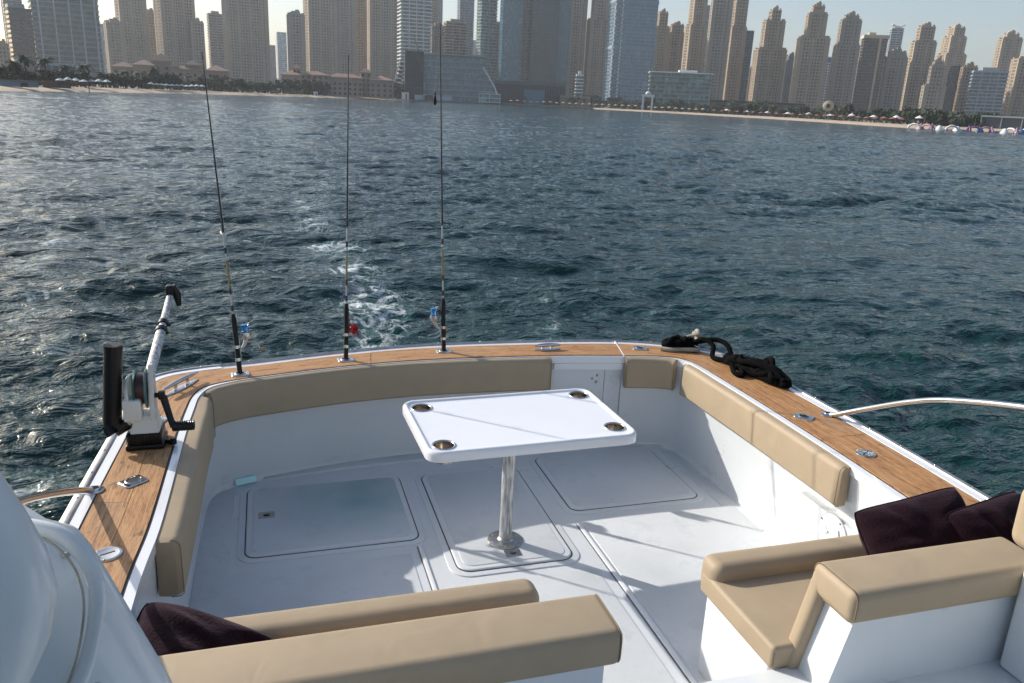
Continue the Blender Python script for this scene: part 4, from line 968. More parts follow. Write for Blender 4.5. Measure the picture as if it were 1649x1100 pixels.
# cockpit sole
bm = bmesh.new(); vs = []
for i in range(0, NS, 1): p = F_[i] + DIR[i] * .010; vs.append(bm.verts.new((p[0], p[1], 0)))
bm.faces.new(vs); bobj('cockpit_sole', bm, M_gel)
def pad(name, pts, z1, m, ch=.003): bm = bmesh.new(); slab(bm, pts, -.01, z1, ch); return bobj(name, bm, m, 35)
pad('nonskid_panel', [(-.44, 1.3), (.655, 1.3), (.655, 3.74), (-.27, 3.74), (-.27, 4.70), (-.37, 4.66), (-.425, 4.50), (-.435, 4.3)], .004, M_non, .002)
pad('nonskid_panel', rrect(.745, 1.585, 2.1, 3.40, .05), .004, M_non, .002)
pad('nonskid_panel', [(1.69, 1.3), (2.68, 1.3), (2.70, 3.4), (2.70, 4.66), (2.62, 4.70), (2.62, 3.86), (1.69, 3.86)], .004, M_non, .002)
pad('aft_ledge', [(-.10, 4.765), (.45, 4.835), (1.02, 4.865), (1.6, 4.852), (2.2, 4.825), (2.55, 4.79), (2.60, 4.74), (2.66, 4.74), (2.66, 4.80), (2.2, 4.93), (1.6, 4.96), (1.0, 4.975), (.44, 4.93), (-.10, 4.81)], .014, M_non, .004)
# raised rounded surrounds, dark seals and hatch lids
def hatch(x0, x1, y0, y1, r, m, latch=None, bow=0.0):
    def bowed(p): return [(x, y + (bow * math.sin(PI * (x - x0) / (x1 - x0)) if y > (y0 + y1) / 2 else 0)) for x, y in p]
    bm = bmesh.new(); slab(bm, bowed(rrect(x0 - .042, x1 + .042, y0 - .042, y1 + .042, r + .035, 8)), -.01, .006, .004); bobj('hatch_surround', bm, M_gel, 50)
    bm = bmesh.new(); slab(bm, bowed(rrect(x0 - .0045, x1 + .0045, y0 - .0045, y1 + .0045, r + .004, 8)), -.01, .0075); bobj('hatch_seal', bm, M_caulk)
    bm = bmesh.new(); slab(bm, bowed(rrect(x0 + .001, x1 - .001, y0 + .001, y1 - .001, r, 8)), -.01, .0155, .010, 4); lid = bobj('hatch_lid', bm, M_gel, 50)
    bm = bmesh.new(); slab(bm, bowed(rrect(x0 + .034, x1 - .034, y0 + .034, y1 - .034, r * .75, 8)), .010, .0185, .003); obj('nonskid_pad', bm, m, lid, 40)
    if latch:
        lx, ly = latch; bm = bmesh.new(); slab(bm, rrect(lx - .045, lx + .045, ly - .036, ly + .036, .004, 2), .015, .0205, .0012)
        l = bobj('latch', bm, M_steel2, 30)
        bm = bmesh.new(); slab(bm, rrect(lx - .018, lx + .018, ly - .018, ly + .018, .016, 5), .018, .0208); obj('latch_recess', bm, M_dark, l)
        bm = bmesh.new(); box(bm, (lx, ly + .006, .0215), (.026, .010, .003)); obj('latch_pull', bm, M_steel2, l)
hatch(-.195, .727, 3.865, 4.655, .06, M_non_green, (-.085, 4.29), .028)
hatch(.866, 1.508, 3.495, 4.640, .075, M_non, (1.185, 3.600), .008)
hatch(1.672, 2.538, 3.985, 4.735, .06, M_non, None, .03)
# drainage channels: shallow ridges beside a dark joint
M_groove = mat('grey_joint', (.10, .12, .14), .6)
for x, ya, yb in ((1.648, 2.15, 3.84), (.703, 2.5, 3.80)):
    bbox('sole_ridge', (x + .012, (ya + yb) / 2, .004), (.024, yb - ya, .012), M_gelcap, bevel=.004)
    bbox('sole_joint', (x - .004, (ya + yb) / 2, .0015), (.004, yb - ya, .005), M_groove)
# scupper openings: plates painted pale aqua for sunlit water glimpsed through them
M_aqua = mat('painted_sunlit_aqua', (.55, .92, .90), .25)
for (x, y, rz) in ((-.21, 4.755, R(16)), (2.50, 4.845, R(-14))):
    bbox('scupper_sunlit_plate', (x, y - .012, .024), (.125, .034, .042), M_aqua, Euler((R(-30), 0, rz)), bevel=.005)

# deck fittings --------------------------------------------------------
def plate_outline(a, b, cut=.42, n=5):
    P = rrect(-a, a, -b, b, min(a, b) * cut, n); return P
def rod_holder(x, y, rz, cup=True):
    bm = bmesh.new(); slab(bm, plate_outline(.052, .040), 0, .008, .004)
    o = obj('rod_holder', bm, M_steel, boat, 40, loc=Vector((x * K, y * K, G + .003)) - offb); o.rotation_euler = (0, 0, rz)
    bm = bmesh.new(); lathe(bm, [(.034, .0085), (.031, .012), (.025, .011), (.0235, .004)], 24); obj('collar', bm, M_steel, o, 60)
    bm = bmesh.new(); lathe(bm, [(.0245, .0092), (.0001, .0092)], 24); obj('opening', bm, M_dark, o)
    for sx, sy in ((-.040, -.001), (.040, .001), (.028, .028)):
        bm = bmesh.new(); lathe(bm, [(.0001, .010), (.004, .0095), (.0058, .008)], 8, Matrix.Translation((sx, sy, 0))); obj('screw', bm, M_steel2, o, 60)
    return o
ROD = [(-.209, 4.858), (.441, 5.040), (1.112, 5.125)]
for x, y in ROD: rod_holder(x, y, R(10 if x < 0 else 6 if x < .9 else 0))
rod_holder(-.618, 3.478, R(40)); rod_holder(-.600, 4.175, R(60)); rod_holder(2.525, 4.985, R(-18)); rod_holder(2.905, 3.595, R(-50))
def filler(x, y):
    bm = bmesh.new(); lathe(bm, [(.050, 0), (.049, .005), (.042, .008), (.038, .0065), (.0001, .0065)], 28)
    o = obj('deck_cap', bm, M_steel, boat, 50, loc=Vector((x * K, y * K, G + .003)) - offb); o.rotation_euler = (0, 0, R(25))
    bm = bmesh.new(); box(bm, (0, 0, .0068), (.050, .004, .002)); obj('slot', bm, M_dark, o)
    for k in range(3):
        bm = bmesh.new(); lathe(bm, [(.0001, .0095), (.004, .0085)], 8, Matrix.Translation((.045 * math.cos(2.1 * k), .045 * math.sin(2.1 * k), 0))); obj('screw', bm, M_steel2, o)
filler(-.622, 2.885); filler(2.915, 3.09)
def cleat(x, y, rz, L_=.24, hz=.04):
    o = empty('cleat', Vector((x * K, y * K, G + .003)) - offb, rz); o.parent = boat
    bm = bmesh.new(); n = 12
    tube(bm, [(-L_ / 2 + L_ * k / n, 0, hz + .004 * math.cos(PI * (k / n - .5)) ) for k in range(n + 1)], [.0035 + .0095 * math.sin(PI * min(1, max(0, .04 + .92 * k / n))) ** .6 for k in range(n + 1)], 10); obj('horn', bm, M_steel, o, 60)
    bm = bmesh.new(); pts = [(L_ * .5 * math.cos(a) , .024 * math.sin(a) * (1 - .3 * abs(math.cos(a)))) for a in np.linspace(0, 2 * PI, 28, endpoint=False)]; slab(bm, pts, 0, .008, .004); obj('base', bm, M_steel, o, 50)
    for s in (-1, 1):
        bm = bmesh.new(); lathe(bm, [(.016, .004), (.010, .014), (.009, .028), (.011, hz)], 12, Matrix.Translation((s * L_ * .17, 0, 0))); obj('post', bm, M_steel, o, 60)
    return o
cleat(-.525, 4.665, R(60), .31, .045); cleat(1.845, 5.065, R(0), .19, .030); cleat(2.83, 4.93, R(-38), .26, .035)
# hand rails
def handrail(pts, base):
    pts = [(x * K, y * K, z * K + .0564) for x, y, z in [(p[0], p[1], .68 if p[2] == G else p[2]) for p in pts]]; base = (base[0] * K, base[1] * K)
    bm = bmesh.new(); q = catmull(pts, 8); tube(bm, q, .0150, 14); o = bobj('hand_rail', bm, M_steel, 60)
    bm = bmesh.new(); lathe(bm, [(.040, 0), (.040, .006), (.032, .009), (.020, .011), (.018, .016)], 24, Matrix.Translation((base[0], base[1], G + .003))); bobj('rail_base', bm, M_steel, 50)
handrail([(3.075, 3.60, G), (3.092, 3.52, .722), (3.125, 3.376, .805), (3.145, 3.093, .955), (3.15, 2.85, 1.055), (3.16, 2.45, 1.17), (3.16, 2.0, 1.26), (3.15, 1.2, 1.35)], (3.07, 3.60))
handrail([(-.765, 3.42, G), (-.775, 3.37, .715), (-.80, 3.106, .845), (-.81, 2.691, 1.03), (-.82, 2.40, 1.13), (-.83, 2.0, 1.2)], (-.762, 3.425))

# raised bridge deck, side walls near the camera --------------------------
bbox('bridge_deck', (1.9, 1.15, .30), (2.36, 1.86, .16), M_gel, bevel=.012)
bbox('bridge_deck', (.1, 1.15, .30), (1.2, 1.80, .16), M_gel, bevel=.012)
bbox('cabin_side', (2.73, 1.27, .74), (.30, 1.24, .72), M_gel, bevel=.02)
bbox('cabin_bolster', (2.725, 1.79, 1.00), (.36, .34, .25), M_vin, bevel=.05, seg=5)
# storage panel and deck plate on the right
bm = bmesh.new(); prof = [(3.545, .003), (3.50, .003), (3.22, .425), (2.3, .425), (2.3, .003)]
va = [bm.verts.new((2.655, y, z)) for y, z in prof]; vb = [bm.verts.new((2.79, y, z)) for y, z in prof]
bm.faces.new(va); bm.faces.new(vb[::-1])
for k in range(5): bm.faces.new((va[k], va[(k + 1) % 5], vb[(k + 1) % 5], vb[k]))
bobj('side_locker', bm, M_gel, 30)
bm = bmesh.new(); mm = Matrix.Translation((2.655, 2.93, .335)) @ Matrix.Rotation(-PI / 2, 4, 'Y')
lathe(bm, [(.105, 0), (.104, .006), (.096, .009), (.090, .006), (.086, .006), (.084, .009), (.0001, .010)], 36, mm); dp = bobj('deck_plate', bm, M_gelcap, 50)
bm = bmesh.new(); box(bm, (2.643, 2.965, .345), (.004, .035, .006), Euler((R(35), 0, 0))); box(bm, (2.643, 2.965, .33), (.004, .035, .006), Euler((R(-35), 0, 0))); box(bm, (2.642, 2.885, .36), (.008, .02, .045), Euler((R(-20), 0, 0))); obj('finger_grip', bm, M_gel, dp)
bm = bmesh.new(); lathe(bm, [(.104, -.001), (.109, -.001), (.109, .0025), (.104, .0025)], 36, mm); obj('gasket', bm, mat('grey_gasket', (.34, .35, .36), .6), dp)
for k in range(4):
    a = k * PI / 2 + .5; bm = bmesh.new(); lathe(bm, [(.0001, .0105), (.0055, .0095)], 8, Matrix.Translation((2.655, 2.93 + .097 * math.cos(a), .335 + .097 * math.sin(a))) @ Matrix.Rotation(-PI / 2, 4, 'Y')); obj('screw', bm, M_dark, dp)

# moulded fairing close to the camera on the left -------------------------
def fairing():
    bm = bmesh.new(); rows = []
    # lower body: silhouette ring extruded along the boat, round shouldered
    sec = [(-.90, 1.86), (-.56, 1.835), (-.40, 1.770), (-.335, 1.706), (-.300, 1.690), (-.284, 1.660), (-.262, 1.600), (-.234, 1.520), (-.196, 1.414), (-.145, 1.24), (-.08, .98), (0.0, .60), (.05, .38)]
    for j, (y, o) in enumerate(((.98, -.32), (1.05, -.13), (1.10, -.055), (1.15, -.015), (1.20, 0), (1.235, -.004), (1.262, -.018), (1.285, -.045))):
        rows.append([bm.verts.new((x + o, y, z + o * .55)) for x, z in sec])
    for a, b in zip(rows, rows[1:]):
        for k in range(len(sec) - 1): bm.faces.new((a[k], a[k + 1], b[k + 1], b[k]))
    bm.faces.new(rows[-1] + [bm.verts.new((-.9, 1.285, .38))])
    bobj('fairing_flange', bm, M_gel, 50)
fairing()
def blob(name, sections, m, ang=60):
    """loft through closed sections given as lists of points"""
    bm = bmesh.new(); rows = [[bm.verts.new(p) for p in s] for s in sections]; n = len(rows[0])
    for a, b in zip(rows, rows[1:]):
        for k in range(n): bm.faces.new((a[k], a[(k + 1) % n], b[(k + 1) % n], b[k]))
    bm.faces.new(rows[0][::-1]); bm.faces.new(rows[-1]); return bobj(name, bm, m, ang)
# upper pod: leaning cone whose right flank runs down to the flange
secs = []
for z, xr in zip(np.interp(np.linspace(0, 1, 22), [0, 1], [2.34, 1.20]), np.interp(np.linspace(2.34, 1.20, 22), [1.2, 1.3, 1.4, 1.5, 1.61, 1.70, 1.756, 1.82, 1.92, 2.1, 2.34], [-.66, -.55, -.46, -.385, -.318, -.276, -.268, -.281, -.320, -.39, -.485])):
    rx, ry, y0 = .30, .10, .97; secs.append([(xr - rx + rx * math.copysign(abs(math.cos(a)) ** .8, math.cos(a)), y0 + ry * math.copysign(abs(math.sin(a)) ** .9, math.sin(a)), z) for a in np.linspace(0, 2 * PI, 40, endpoint=False)])
blob('fairing_pod', secs, M_gel)
bm = bmesh.new(); lathe(bm, [(.0001, .004), (.005, .003), (.008, 0)], 10); src = obj('screw', bm, M_steel2, boat, 60); src.location = Vector((-.305, 1.165, 1.685)) - offb; inst(src, boat, Vector((-.262, 1.06, 1.53)) - offb)

RIM = [(-.36, 1.145, 1.752), (-.308, 1.13, 1.742), (-.276, 1.115, 1.718), (-.259, 1.105, 1.68), (-.258, 1.095, 1.63), (-.276, 1.085, 1.555), (-.306, 1.07, 1.50), (-.345, 1.05, 1.478), (-.39, 1.03, 1.45)]
bm = bmesh.new(); tube(bm, catmull(RIM, 8), .0115, 12); bobj('fairing_rim', bm, M_gel, 70)
bm = bmesh.new(); tube(bm, catmull([(x - .017, y - .004, z - .004) for x, y, z in RIM], 8), .0018, 8); bobj('sealant_bead', bm, mat('aged_sealant', (.50, .45, .36), .7, noise=(20, .4)), 70)

# ============================================================ BENCH SEATS
def rb(name, x0, x1, y0, y1, z0, z1, m, parent, bev=.02, seg=4, shear=None, sag=0.0, label=None):
    bm = bmesh.new(); box(bm, ((x0 + x1) / 2, (y0 + y1) / 2, (z0 + z1) / 2), (x1 - x0, y1 - y0, z1 - z0), bevel=bev, seg=seg)
    if shear:
        for v in bm.verts: shear(v)
    o = obj(name, bm, m, parent, 45, label=label); o.location = -parent.location; return o
def bench(label, x0, x1, xb0, xb1, leftend):
    t = empty('bench_seat', ((x0 + x1) / 2, 2.3, 0), 0, label, 'bench')
    xs = x0 if leftend else x1
    rb('base', x0 + (.012 if leftend else 0), x1 - (0 if leftend else .012), 2.10, 2.555, .0, .375, M_gel, t, .012)
    rb('seat_cushion', x0, x1, 2.07, 2.60, .375, .475, M_vin, t, .018, 4)
    rb('seat_roll', x0 + .003, x1 - .003, 2.49, 2.635, .385, .545, M_vin, t, .05, 6)
    # back support and its pads
    rb('back_support', xb0 + (.05 if leftend else 0), xb1 - (0 if leftend else .05), 1.915, 2.06, .30, .70, M_gel, t, .008)
    def lean(v):
        if leftend and v.co.x < (xb0 + xb1) / 2: v.co.x -= .10 * max(0, (.70 - v.co.z)) / .4
    rb('back_pad', xb0 + .004, xb1 - .004, 2.055, 2.123, .31, .765, M_vin, t, .026, 5, lean)
    rb('top_pad', xb0, xb1, 1.885, 2.118, .672, .80, M_vin, t, .034, 6)
    if leftend:
        bm = bmesh.new(); pr_ = [(1.911, .31), (2.064, .31), (2.064, .672), (1.911, .672)]
        va = [bm.verts.new((xb0 + .045 - .10 * (.70 - z) / .4, y, z)) for y, z in pr_]; vb = [bm.verts.new((xb0 + .2, y, z)) for y, z in pr_]
        bm.faces.new(va); bm.faces.new(vb[::-1])
        for k in range(4): bm.faces.new((va[k], va[(k + 1) % 4], vb[(k + 1) % 4], vb[k]))
        o = obj('back_end_panel', bm, M_gel, t); o.location = -t.location
    # stitched piping round the end faces
    bm = bmesh.new()
    for (xe, ya, yb, za, zb, r) in ((xb0 + .016 if leftend else xb1 - .016, 1.887, 2.116, .676, .799, .035), (xs + (.010 if leftend else -.010), 2.074, 2.598, .38, .469, .022)):
        pts = [(xe, y, z) for y, z in rrect(ya, yb, za, zb, r, 5)]; tube(bm, pts + pts[:1], .0028, 6)
    o = obj('piping', bm, M_stitch, t, 60); o.location = -t.location
    return t
bench('tan bench seat on the right with two purple cushions in its corner', 1.705, 2.70, 1.85, 2.735, True)
bench('tan bench seat at the bottom left with one purple cushion', -.46, .955, -.46, 1.005, False)

# ============================================================ TABLE
tb = empty('pedestal_table', (1.195, 3.73, 0), 0, 'white rectangular cockpit table with four steel cup holders on one pole', 'table')
def tobj(name, bm, m, s=40, par=None, **k): o = obj(name, bm, m, par or tb, s, **k); o.location = (0, 0, 0) if par else (-1.195, -3.73, 0); return o
M_tab = mat('table_gelcoat', (.80, .81, .83), .16, coat=.4, noise=(3, .03))
CUP = [(.745, 3.965), (1.668, 4.005), (1.685, 3.525), (.762, 3.468)]
ang = .028
def tw(x, y): return (1.21 + (x - 1.21) * math.cos(ang) - (y - 3.735) * math.sin(ang), 3.735 + (x - 1.21) * math.sin(ang) + (y - 3.735) * math.cos(ang))
TT_ = lambda d, r: [tw(x, y) for x, y in rrect(.655 + d, 1.765 - d, 3.375 + d, 4.085 - d, r, 8)]
bm = bmesh.new(); loops = []
for d, z, r in ((.012, .700, .07), (0.0, .705, .075), (0.0, .742, .075), (.004, .752, .073), (.011, .757, .068), (.020, .757, .062), (.027, .752, .056), (.031, .7475, .053), (.035, .7465, .05)):
    loops.append([bm.verts.new((x, y, z)) for x, y in TT_(d, r)])
for a, b in zip(loops, loops[1:]):
    n = len(a)
    for k in range(n): bm.faces.new((a[k], a[(k + 1) % n], b[(k + 1) % n], b[k]))
bm.faces.new(loops[0][::-1])
# top with four holes
holes = []
for cx, cy in CUP:
    holes.append([bm.verts.new((cx + .0525 * math.cos(a), cy + .0525 * math.sin(a), .7465)) for a in np.linspace(0, 2 * PI, 24, endpoint=False)])
es = [e for e in bm.edges if all(v in loops[-1] for v in e.verts)]
for h in holes:
    for k in range(24): es.append(bm.edges.new((h[k], h[(k + 1) % 24])))
bmesh.ops.triangle_fill(bm, use_beauty=True, use_dissolve=False, edges=es)
for f in [f for f in bm.faces if len(f.verts) == 3 and any(all(v in h for v in f.verts) for h in holes)]: bm.faces.remove(f)
tobj('table_top', bm, M_tab, 40)
M_cup = mat('bronze_steel', (.50, .43, .34), .2, metal=1.0)
for k, (cx, cy) in enumerate(CUP):
    bm = bmesh.new(); lathe(bm, [(.0600, .7467), (.0595, .7500), (.0550, .7520), (.0500, .7500), (.0490, .7470)], 28, Matrix.Translation((cx, cy, 0))); o = tobj('cup_holder', bm, M_steel, 60)
    bm = bmesh.new(); lathe(bm, [(.0495, .7475), (.047, .690), (.045, .665), (.0001, .664)], 28, Matrix.Translation((cx, cy, 0))); obj('cup', bm, M_cup, o, 40)
M_brush = mat('brushed_aluminium', (.62, .62, .61), .58, metal=.25, noise=(70, .8), bump=(120, 1.0, .004))
for l in M_brush.node_tree.nodes:
    if l.type == 'TEX_NOISE':
        mp = M_brush.node_tree.nodes.new('ShaderNodeMapping'); mp.inputs['Scale'].default_value = (1, 1, .12)
        s_ = l.inputs['Vector'].links[0].from_socket; M_brush.node_tree.links.new(s_, mp.inputs[0]); M_brush.node_tree.links.new(mp.outputs[0], l.inputs['Vector'])
PX, PY = 1.180, 3.735
bm = bmesh.new(); lathe(bm, [(.034, .022), (.034, .700)], 26, Matrix.Translation((PX, PY, 0)), cap=True)
tobj('pole', bm, M_brush, 60)
bm = bmesh.new(); lathe(bm, [(.100, .018), (.100, .024), (.094, .028), (.045, .031), (.038, .042), (.0345, .044)], 36, Matrix.Translation((PX, PY, 0))); o = tobj('base_flange', bm, M_steel2, 40)
for k in range(6):
    a = k * PI / 3 + .3; bm = bmesh.new(); lathe(bm, [(.0001, .0315), (.0045, .031), (.007, .029)], 8, Matrix.Translation((PX + .078 * math.cos(a), PY + .078 * math.sin(a), 0))); obj('screw', bm, M_steel, o, 60)
bm = bmesh.new(); lathe(bm, [(.09, .690), (.09, .7005)], 24, Matrix.Translation((PX, PY, 0)), cap=True); tobj('top_flange', bm, M_steel2)

# ============================================================ FISHING RODS
M_blank = mat('black_rod_blank', (.012, .013, .016), .22); M_foam = mat('black_foam_grip', (.010, .010, .011), .8); M_gold = mat('gold_winding', (.24, .18, .055), .3, metal=.3)
M_silv = mat('silver_blank', (.42, .42, .42), .3, metal=.6); M_winding = mat('dark_red_winding', (.05, .014, .014), .4); M_line = mat('fishing_line', (.45, .45, .45), .4)
M_blue = mat('metallic_blue', (.03, .22, .50), .22, metal=.5); M_redm = mat('anodised_red', (.34, .015, .02), .25, metal=.6); M_dkgrey = mat('dark_grey_metal', (.05, .05, .055), .35, metal=.7)
def rod(base, tip, label, reel, mid):
    b = Vector((base[0] * K, base[1] * K, G - .02)); tipv = Vector((tip[0] * K, tip[1] * K, tip[2] * K + .0564)); t = empty('fishing_rod', b, 0, label, 'fishing rod'); ax = (tipv - b); L_ = ax.length; q = ax.to_track_quat('Z', 'X').to_matrix().to_4x4()
    def part(name, prof, m, s=60, par=None, kind=None):
        bm = bmesh.new(); lathe(bm, prof, 14, q, cap=True); return obj(name, bm, m, par or t, s)
    part('butt', [(.0150, 0), (.0145, .105)], M_foam)
    part('grip', [(.0150, .108), (.0135, .22), (.0150, .30), (.0165, .345), (.010, .385)], M_foam)
    for z in (.103, .178): part('band', [(.0165, z), (.0165, z + .018)], M_steel)
    z0 = .385
    part('lower_blank', [(.0062, z0), (.0052, .52 * mid[0])] if mid[0] * .52 > z0 else [(.006, z0), (.0055, .5)], M_silv)
    part('gold_section', [(.0060, .52), (.0056, .70)], M_gold)
    part('silver_section', [(.0060, .722), (.0052, .86)], M_silv)
    bm = bmesh.new(); n = 26; pts = [q @ Vector((0, 0, .862 + (L_ - .862) * k / n)) for k in range(n + 1)]; tube(bm, pts, [.0062 - .0034 * k / n for k in range(n + 1)], 8); obj('blank', bm, M_blank, t, 60)
    for k, u in enumerate((.40, .50, .74, .87)):
        part('winding', [(.0072, u), (.0072, u + .035)], M_winding if k in (1,) else M_blank)
    side = reel[1]
    sx = Vector((.0, .0, 0))
    for k, u in enumerate((.88, 1.12, 1.34, 1.52, 1.68, L_ - .03)):
        r_ = .015 - .0022 * k; bm = bmesh.new(); c = q @ Vector((0, 0, u)); d = (q.to_3x3() @ Vector((0, 0, 1))); o_ = Vector((.35, .85, 0)).normalized()
        cc = c + o_ * (r_ + .008); pts = [cc + (o_ * math.cos(a) + d.cross(o_) * math.sin(a)) * r_ for a in np.linspace(0, 2 * PI, 15)]; tube(bm, pts, .0011, 5); tube(bm, [c - d * .015, cc - o_ * r_, c + d * .015], .0010, 5); obj('guide', bm, M_dkgrey, t, 60)
    # line through the guides
    bm = bmesh.new(); o_ = Vector((.35, .85, 0)).normalized()
    tube(bm, [q @ Vector((0, 0, .30)) + o_ * .045] + [q @ Vector((0, 0, u)) + o_ * (.016 - .0022 * k + .007) for k, u in enumerate((.88, 1.12, 1.34, 1.52, 1.68, L_ - .03))], .0005, 4); obj('line', bm, M_line, t)
    # reels
    kind, sd = reel
    up = q.to_3x3() @ Vector((0, 0, 1))
    if kind == 'spin':
        dirv = Vector(sd).normalized(); rl = empty('reel', (0, 0, 0)); rl.parent = t
        c = q @ Vector((0, 0, .285)) + dirv * .060
        def ro(bm, name, m, s=60): return obj(name, bm, m, rl, s)
        M4 = Matrix.Translation(c) @ q
        bm = bmesh.new(); lathe(bm, [(.024, -.018), (.026, -.010), (.019, -.006), (.019, .018), (.026, .022), (.026, .028), (.012, .034), (.0001, .034)], 24, M4); ro(bm, 'spool', M_blue)
        bm = bmesh.new(); lathe(bm, [(.018, -.058), (.026, -.045), (.030, -.028), (.0295, -.019), (.020, -.0185)], 24, M4, cap=True); ro(bm, 'rotor', M_silv if label.find('right') < 0 else M_steel)
        bm = bmesh.new(); e1 = q.to_3x3() @ Vector((1, 0, 0)); e2 = up.cross(e1)
        tube(bm, [c - up * .03 + e1 * .028, c + up * .012 + e1 * .035, c + up * .035 + e1 * .022 + e2 * .016, c + up * .040 + e2 * .03, c + up * .035 - e1 * .022 + e2 * .016, c + up * .012 - e1 * .035, c - up * .03 - e1 * .028], .0022, 6); ro(bm, 'bail', M_steel)
        bm = bmesh.new(); tube(bm, [q @ Vector((0, 0, .165)) + dirv * .014, c - up * .095 + dirv * -.02, c - up * .060], [.006, .009, .015], 10); tube(bm, [q @ Vector((0, 0, .10)) + dirv * .016, q @ Vector((0, 0, .24)) + dirv * .017], .004, 6); ro(bm, 'stem', M_silv)
        h = c - up * .075; hs = Vector((1, .1, 0)) if sd[0] >= 0 else Vector((1, .2, 0)); hs.normalize()
        bm = bmesh.new(); tube(bm, [h, h + hs * .05, h + hs * .066 - up * .022, h + hs * .070 - up * .045], .0032, 6); ro(bm, 'crank', M_steel)
        bm = bmesh.new(); k_ = h + hs * .070 - up * .045; tube(bm, [k_ - hs * .004, k_ + hs * .012, k_ + hs * .030], [.006, .010, .009], 8); ro(bm, 'knob', mat('tan_knob', (.30, .20, .13), .5))
    else:
        rl = empty('reel', (0, 0, 0)); rl.parent = t; dirv = Vector(sd).normalized(); c = q @ Vector((0, 0, .215)) + dirv * .048; s3 = up.cross(dirv).normalized()
        M4 = Matrix.Translation(c) @ s3.to_track_quat('Z', 'Y').to_matrix().to_4x4()
        def ro(bm, name, m, s=50): return obj(name, bm, m, rl, s)
        for z in (-.028, .022):
            bm = bmesh.new(); lathe(bm, [(.0001, z), (.030, z), (.034, z + .002), (.034, z + .006), (.030, z + .008), (.0001, z + .009)], 22, M4); ro(bm, 'side_plate', M_redm)
        bm = bmesh.new(); lathe(bm, [(.022, -.02), (.018, -.015), (.018, .017), (.022, .022)], 20, M4); ro(bm, 'spool', M_dkgrey)
        bm = bmesh.new(); tube(bm, [c + s3 * .03, c + s3 * .045 + up * .0, c + s3 * .048 + up * .05], .0045, 6); tube(bm, [c - s3 * .03, c - s3 * .045, c - s3 * .047 - up * .05 + dirv * .015], .0045, 6); ro(bm, 'crank', M_redm)
        bm = bmesh.new(); k_ = c + s3 * .048 + up * .05; tube(bm, [k_, k_ + dirv * .012, k_ + dirv * .028], [.006, .010, .008], 8); ro(bm, 'knob', M_redm)
        bm = bmesh.new(); tube(bm, [q @ Vector((0, 0, .15)) + dirv * .015, q @ Vector((0, 0, .28)) + dirv * .016], .005, 6); tube(bm, [q @ Vector((0, 0, .215)) + dirv * .014, c - dirv * .02], .008, 6); ro(bm, 'foot', M_redm)
    return t, tipv
T1 = rod(ROD[0], (-.338, 5.25, 2.545), 'leaning fishing rod nearest the left corner, blue reel on its right side', ('spin', (1, .25, 0)), (1, 1))
T2 = rod(ROD[1], (.512, 5.33, 2.583), 'upright fishing rod in the middle of the three, with a red reel', ('conv', (.75, .65, 0)), (1, 1))
T3 = rod(ROD[2], (1.105, 5.42, 2.815), 'tallest fishing rod nearest the gate, blue and white reel on its left side', ('spin', (-1, .1, 0)), (1, 1))
tp3 = T3[1]
sk = empty('fishing_sinker', (tp3.x - .018, tp3.y + .03, tp3.z - .50), 0, 'black sinker and swivel dangling on a line from the rod nearest the gate', 'sinker')
bm = bmesh.new(); lathe(bm, [(.0001, 0), (.008, .006), (.0115, .025), (.007, .055), (.003, .062)], 12); obj('weight', bm, M_foam, sk, 60)
bm = bmesh.new(); lathe(bm, [(.003, .062), (.006, .068), (.006, .082), (.002, .088)], 10); obj('swivel', bm, M_dkgrey, sk, 60)
bm = bmesh.new(); tube(bm, [(0, 0, .085), (.018, -.03, .50)], .0012, 4); obj('line', bm, M_line, sk)

# ============================================================ DOWNRIGGER
M_cream = mat('cream_plastic', (.66, .65, .60), .38, noise=(8, .08)); M_teal = mat('teal_anodised', (.14, .24, .24), .3, metal=.6)
dx, dy = -.612, 3.90
dr = empty('downrigger', (dx * K, dy * K, G + .004), 0, 'white downrigger winch with black rod tube and silver boom on the left gunwale', 'downrigger')
def dobj(name, bm, m, s=45, par=None): return obj(name, bm, m, par or dr, s)
bm = bmesh.new(); box(bm, (0, 0, .012), (.165, .17, .024), bevel=.006); box(bm, (.0, .0, .048), (.150, .150, .050), bevel=.006); dobj('swivel_base', bm, M_blackp)
bm = bmesh.new()
for k in range(9): box(bm, (-.06 + k * .015, -.0762, .048), (.006, .006, .044)); 
for k in range(9): box(bm, (-.0762, -.06 + k * .015, .048), (.006, .006, .044))
dobj('base_rib', bm, M_blackp)
bm = bmesh.new(); tube(bm, [(.07, -.02, .012), (.12, -.04, .012)], [.010, .013], 10); tube(bm, [(.12, -.04, .004), (.12, -.04, .035)], .014, 10); dobj('lock_knob', bm, M_blackp)
def wedge(bm, bot, top, z0, z1):
    v = [bm.verts.new((x, y, z0)) for x, y in bot] + [bm.verts.new((x, y, z1)) for x, y in top]
    for f in ((0, 1, 5, 4), (1, 2, 6, 5), (2, 3, 7, 6), (3, 0, 4, 7), (4, 5, 6, 7), (3, 2, 1, 0)): bm.faces.new([v[i] for i in f])
    bmesh.ops.bevel(bm, geom=bm.edges[:], offset=.004, segments=2, affect='EDGES', clamp_overlap=True)
bm = bmesh.new(); wedge(bm, [(-.062, -.066), (.066, -.066), (.066, .066), (-.062, .066)], [(-.035, -.045), (.052, -.045), (.052, .05), (-.035, .05)], .074, .16); dobj('pedestal', bm, M_cream)
bm = bmesh.new(); box(bm, (-.040, -.045, .195), (.078, .085, .105), bevel=.012, seg=3); dobj('motor_housing', bm, M_cream)
bm = bmesh.new()
out = [(-.055, .13), (.055, .13), (.060, .22), (.058, .34), (.035, .385), (.010, .385), (-.02, .34), (-.052, .22)]
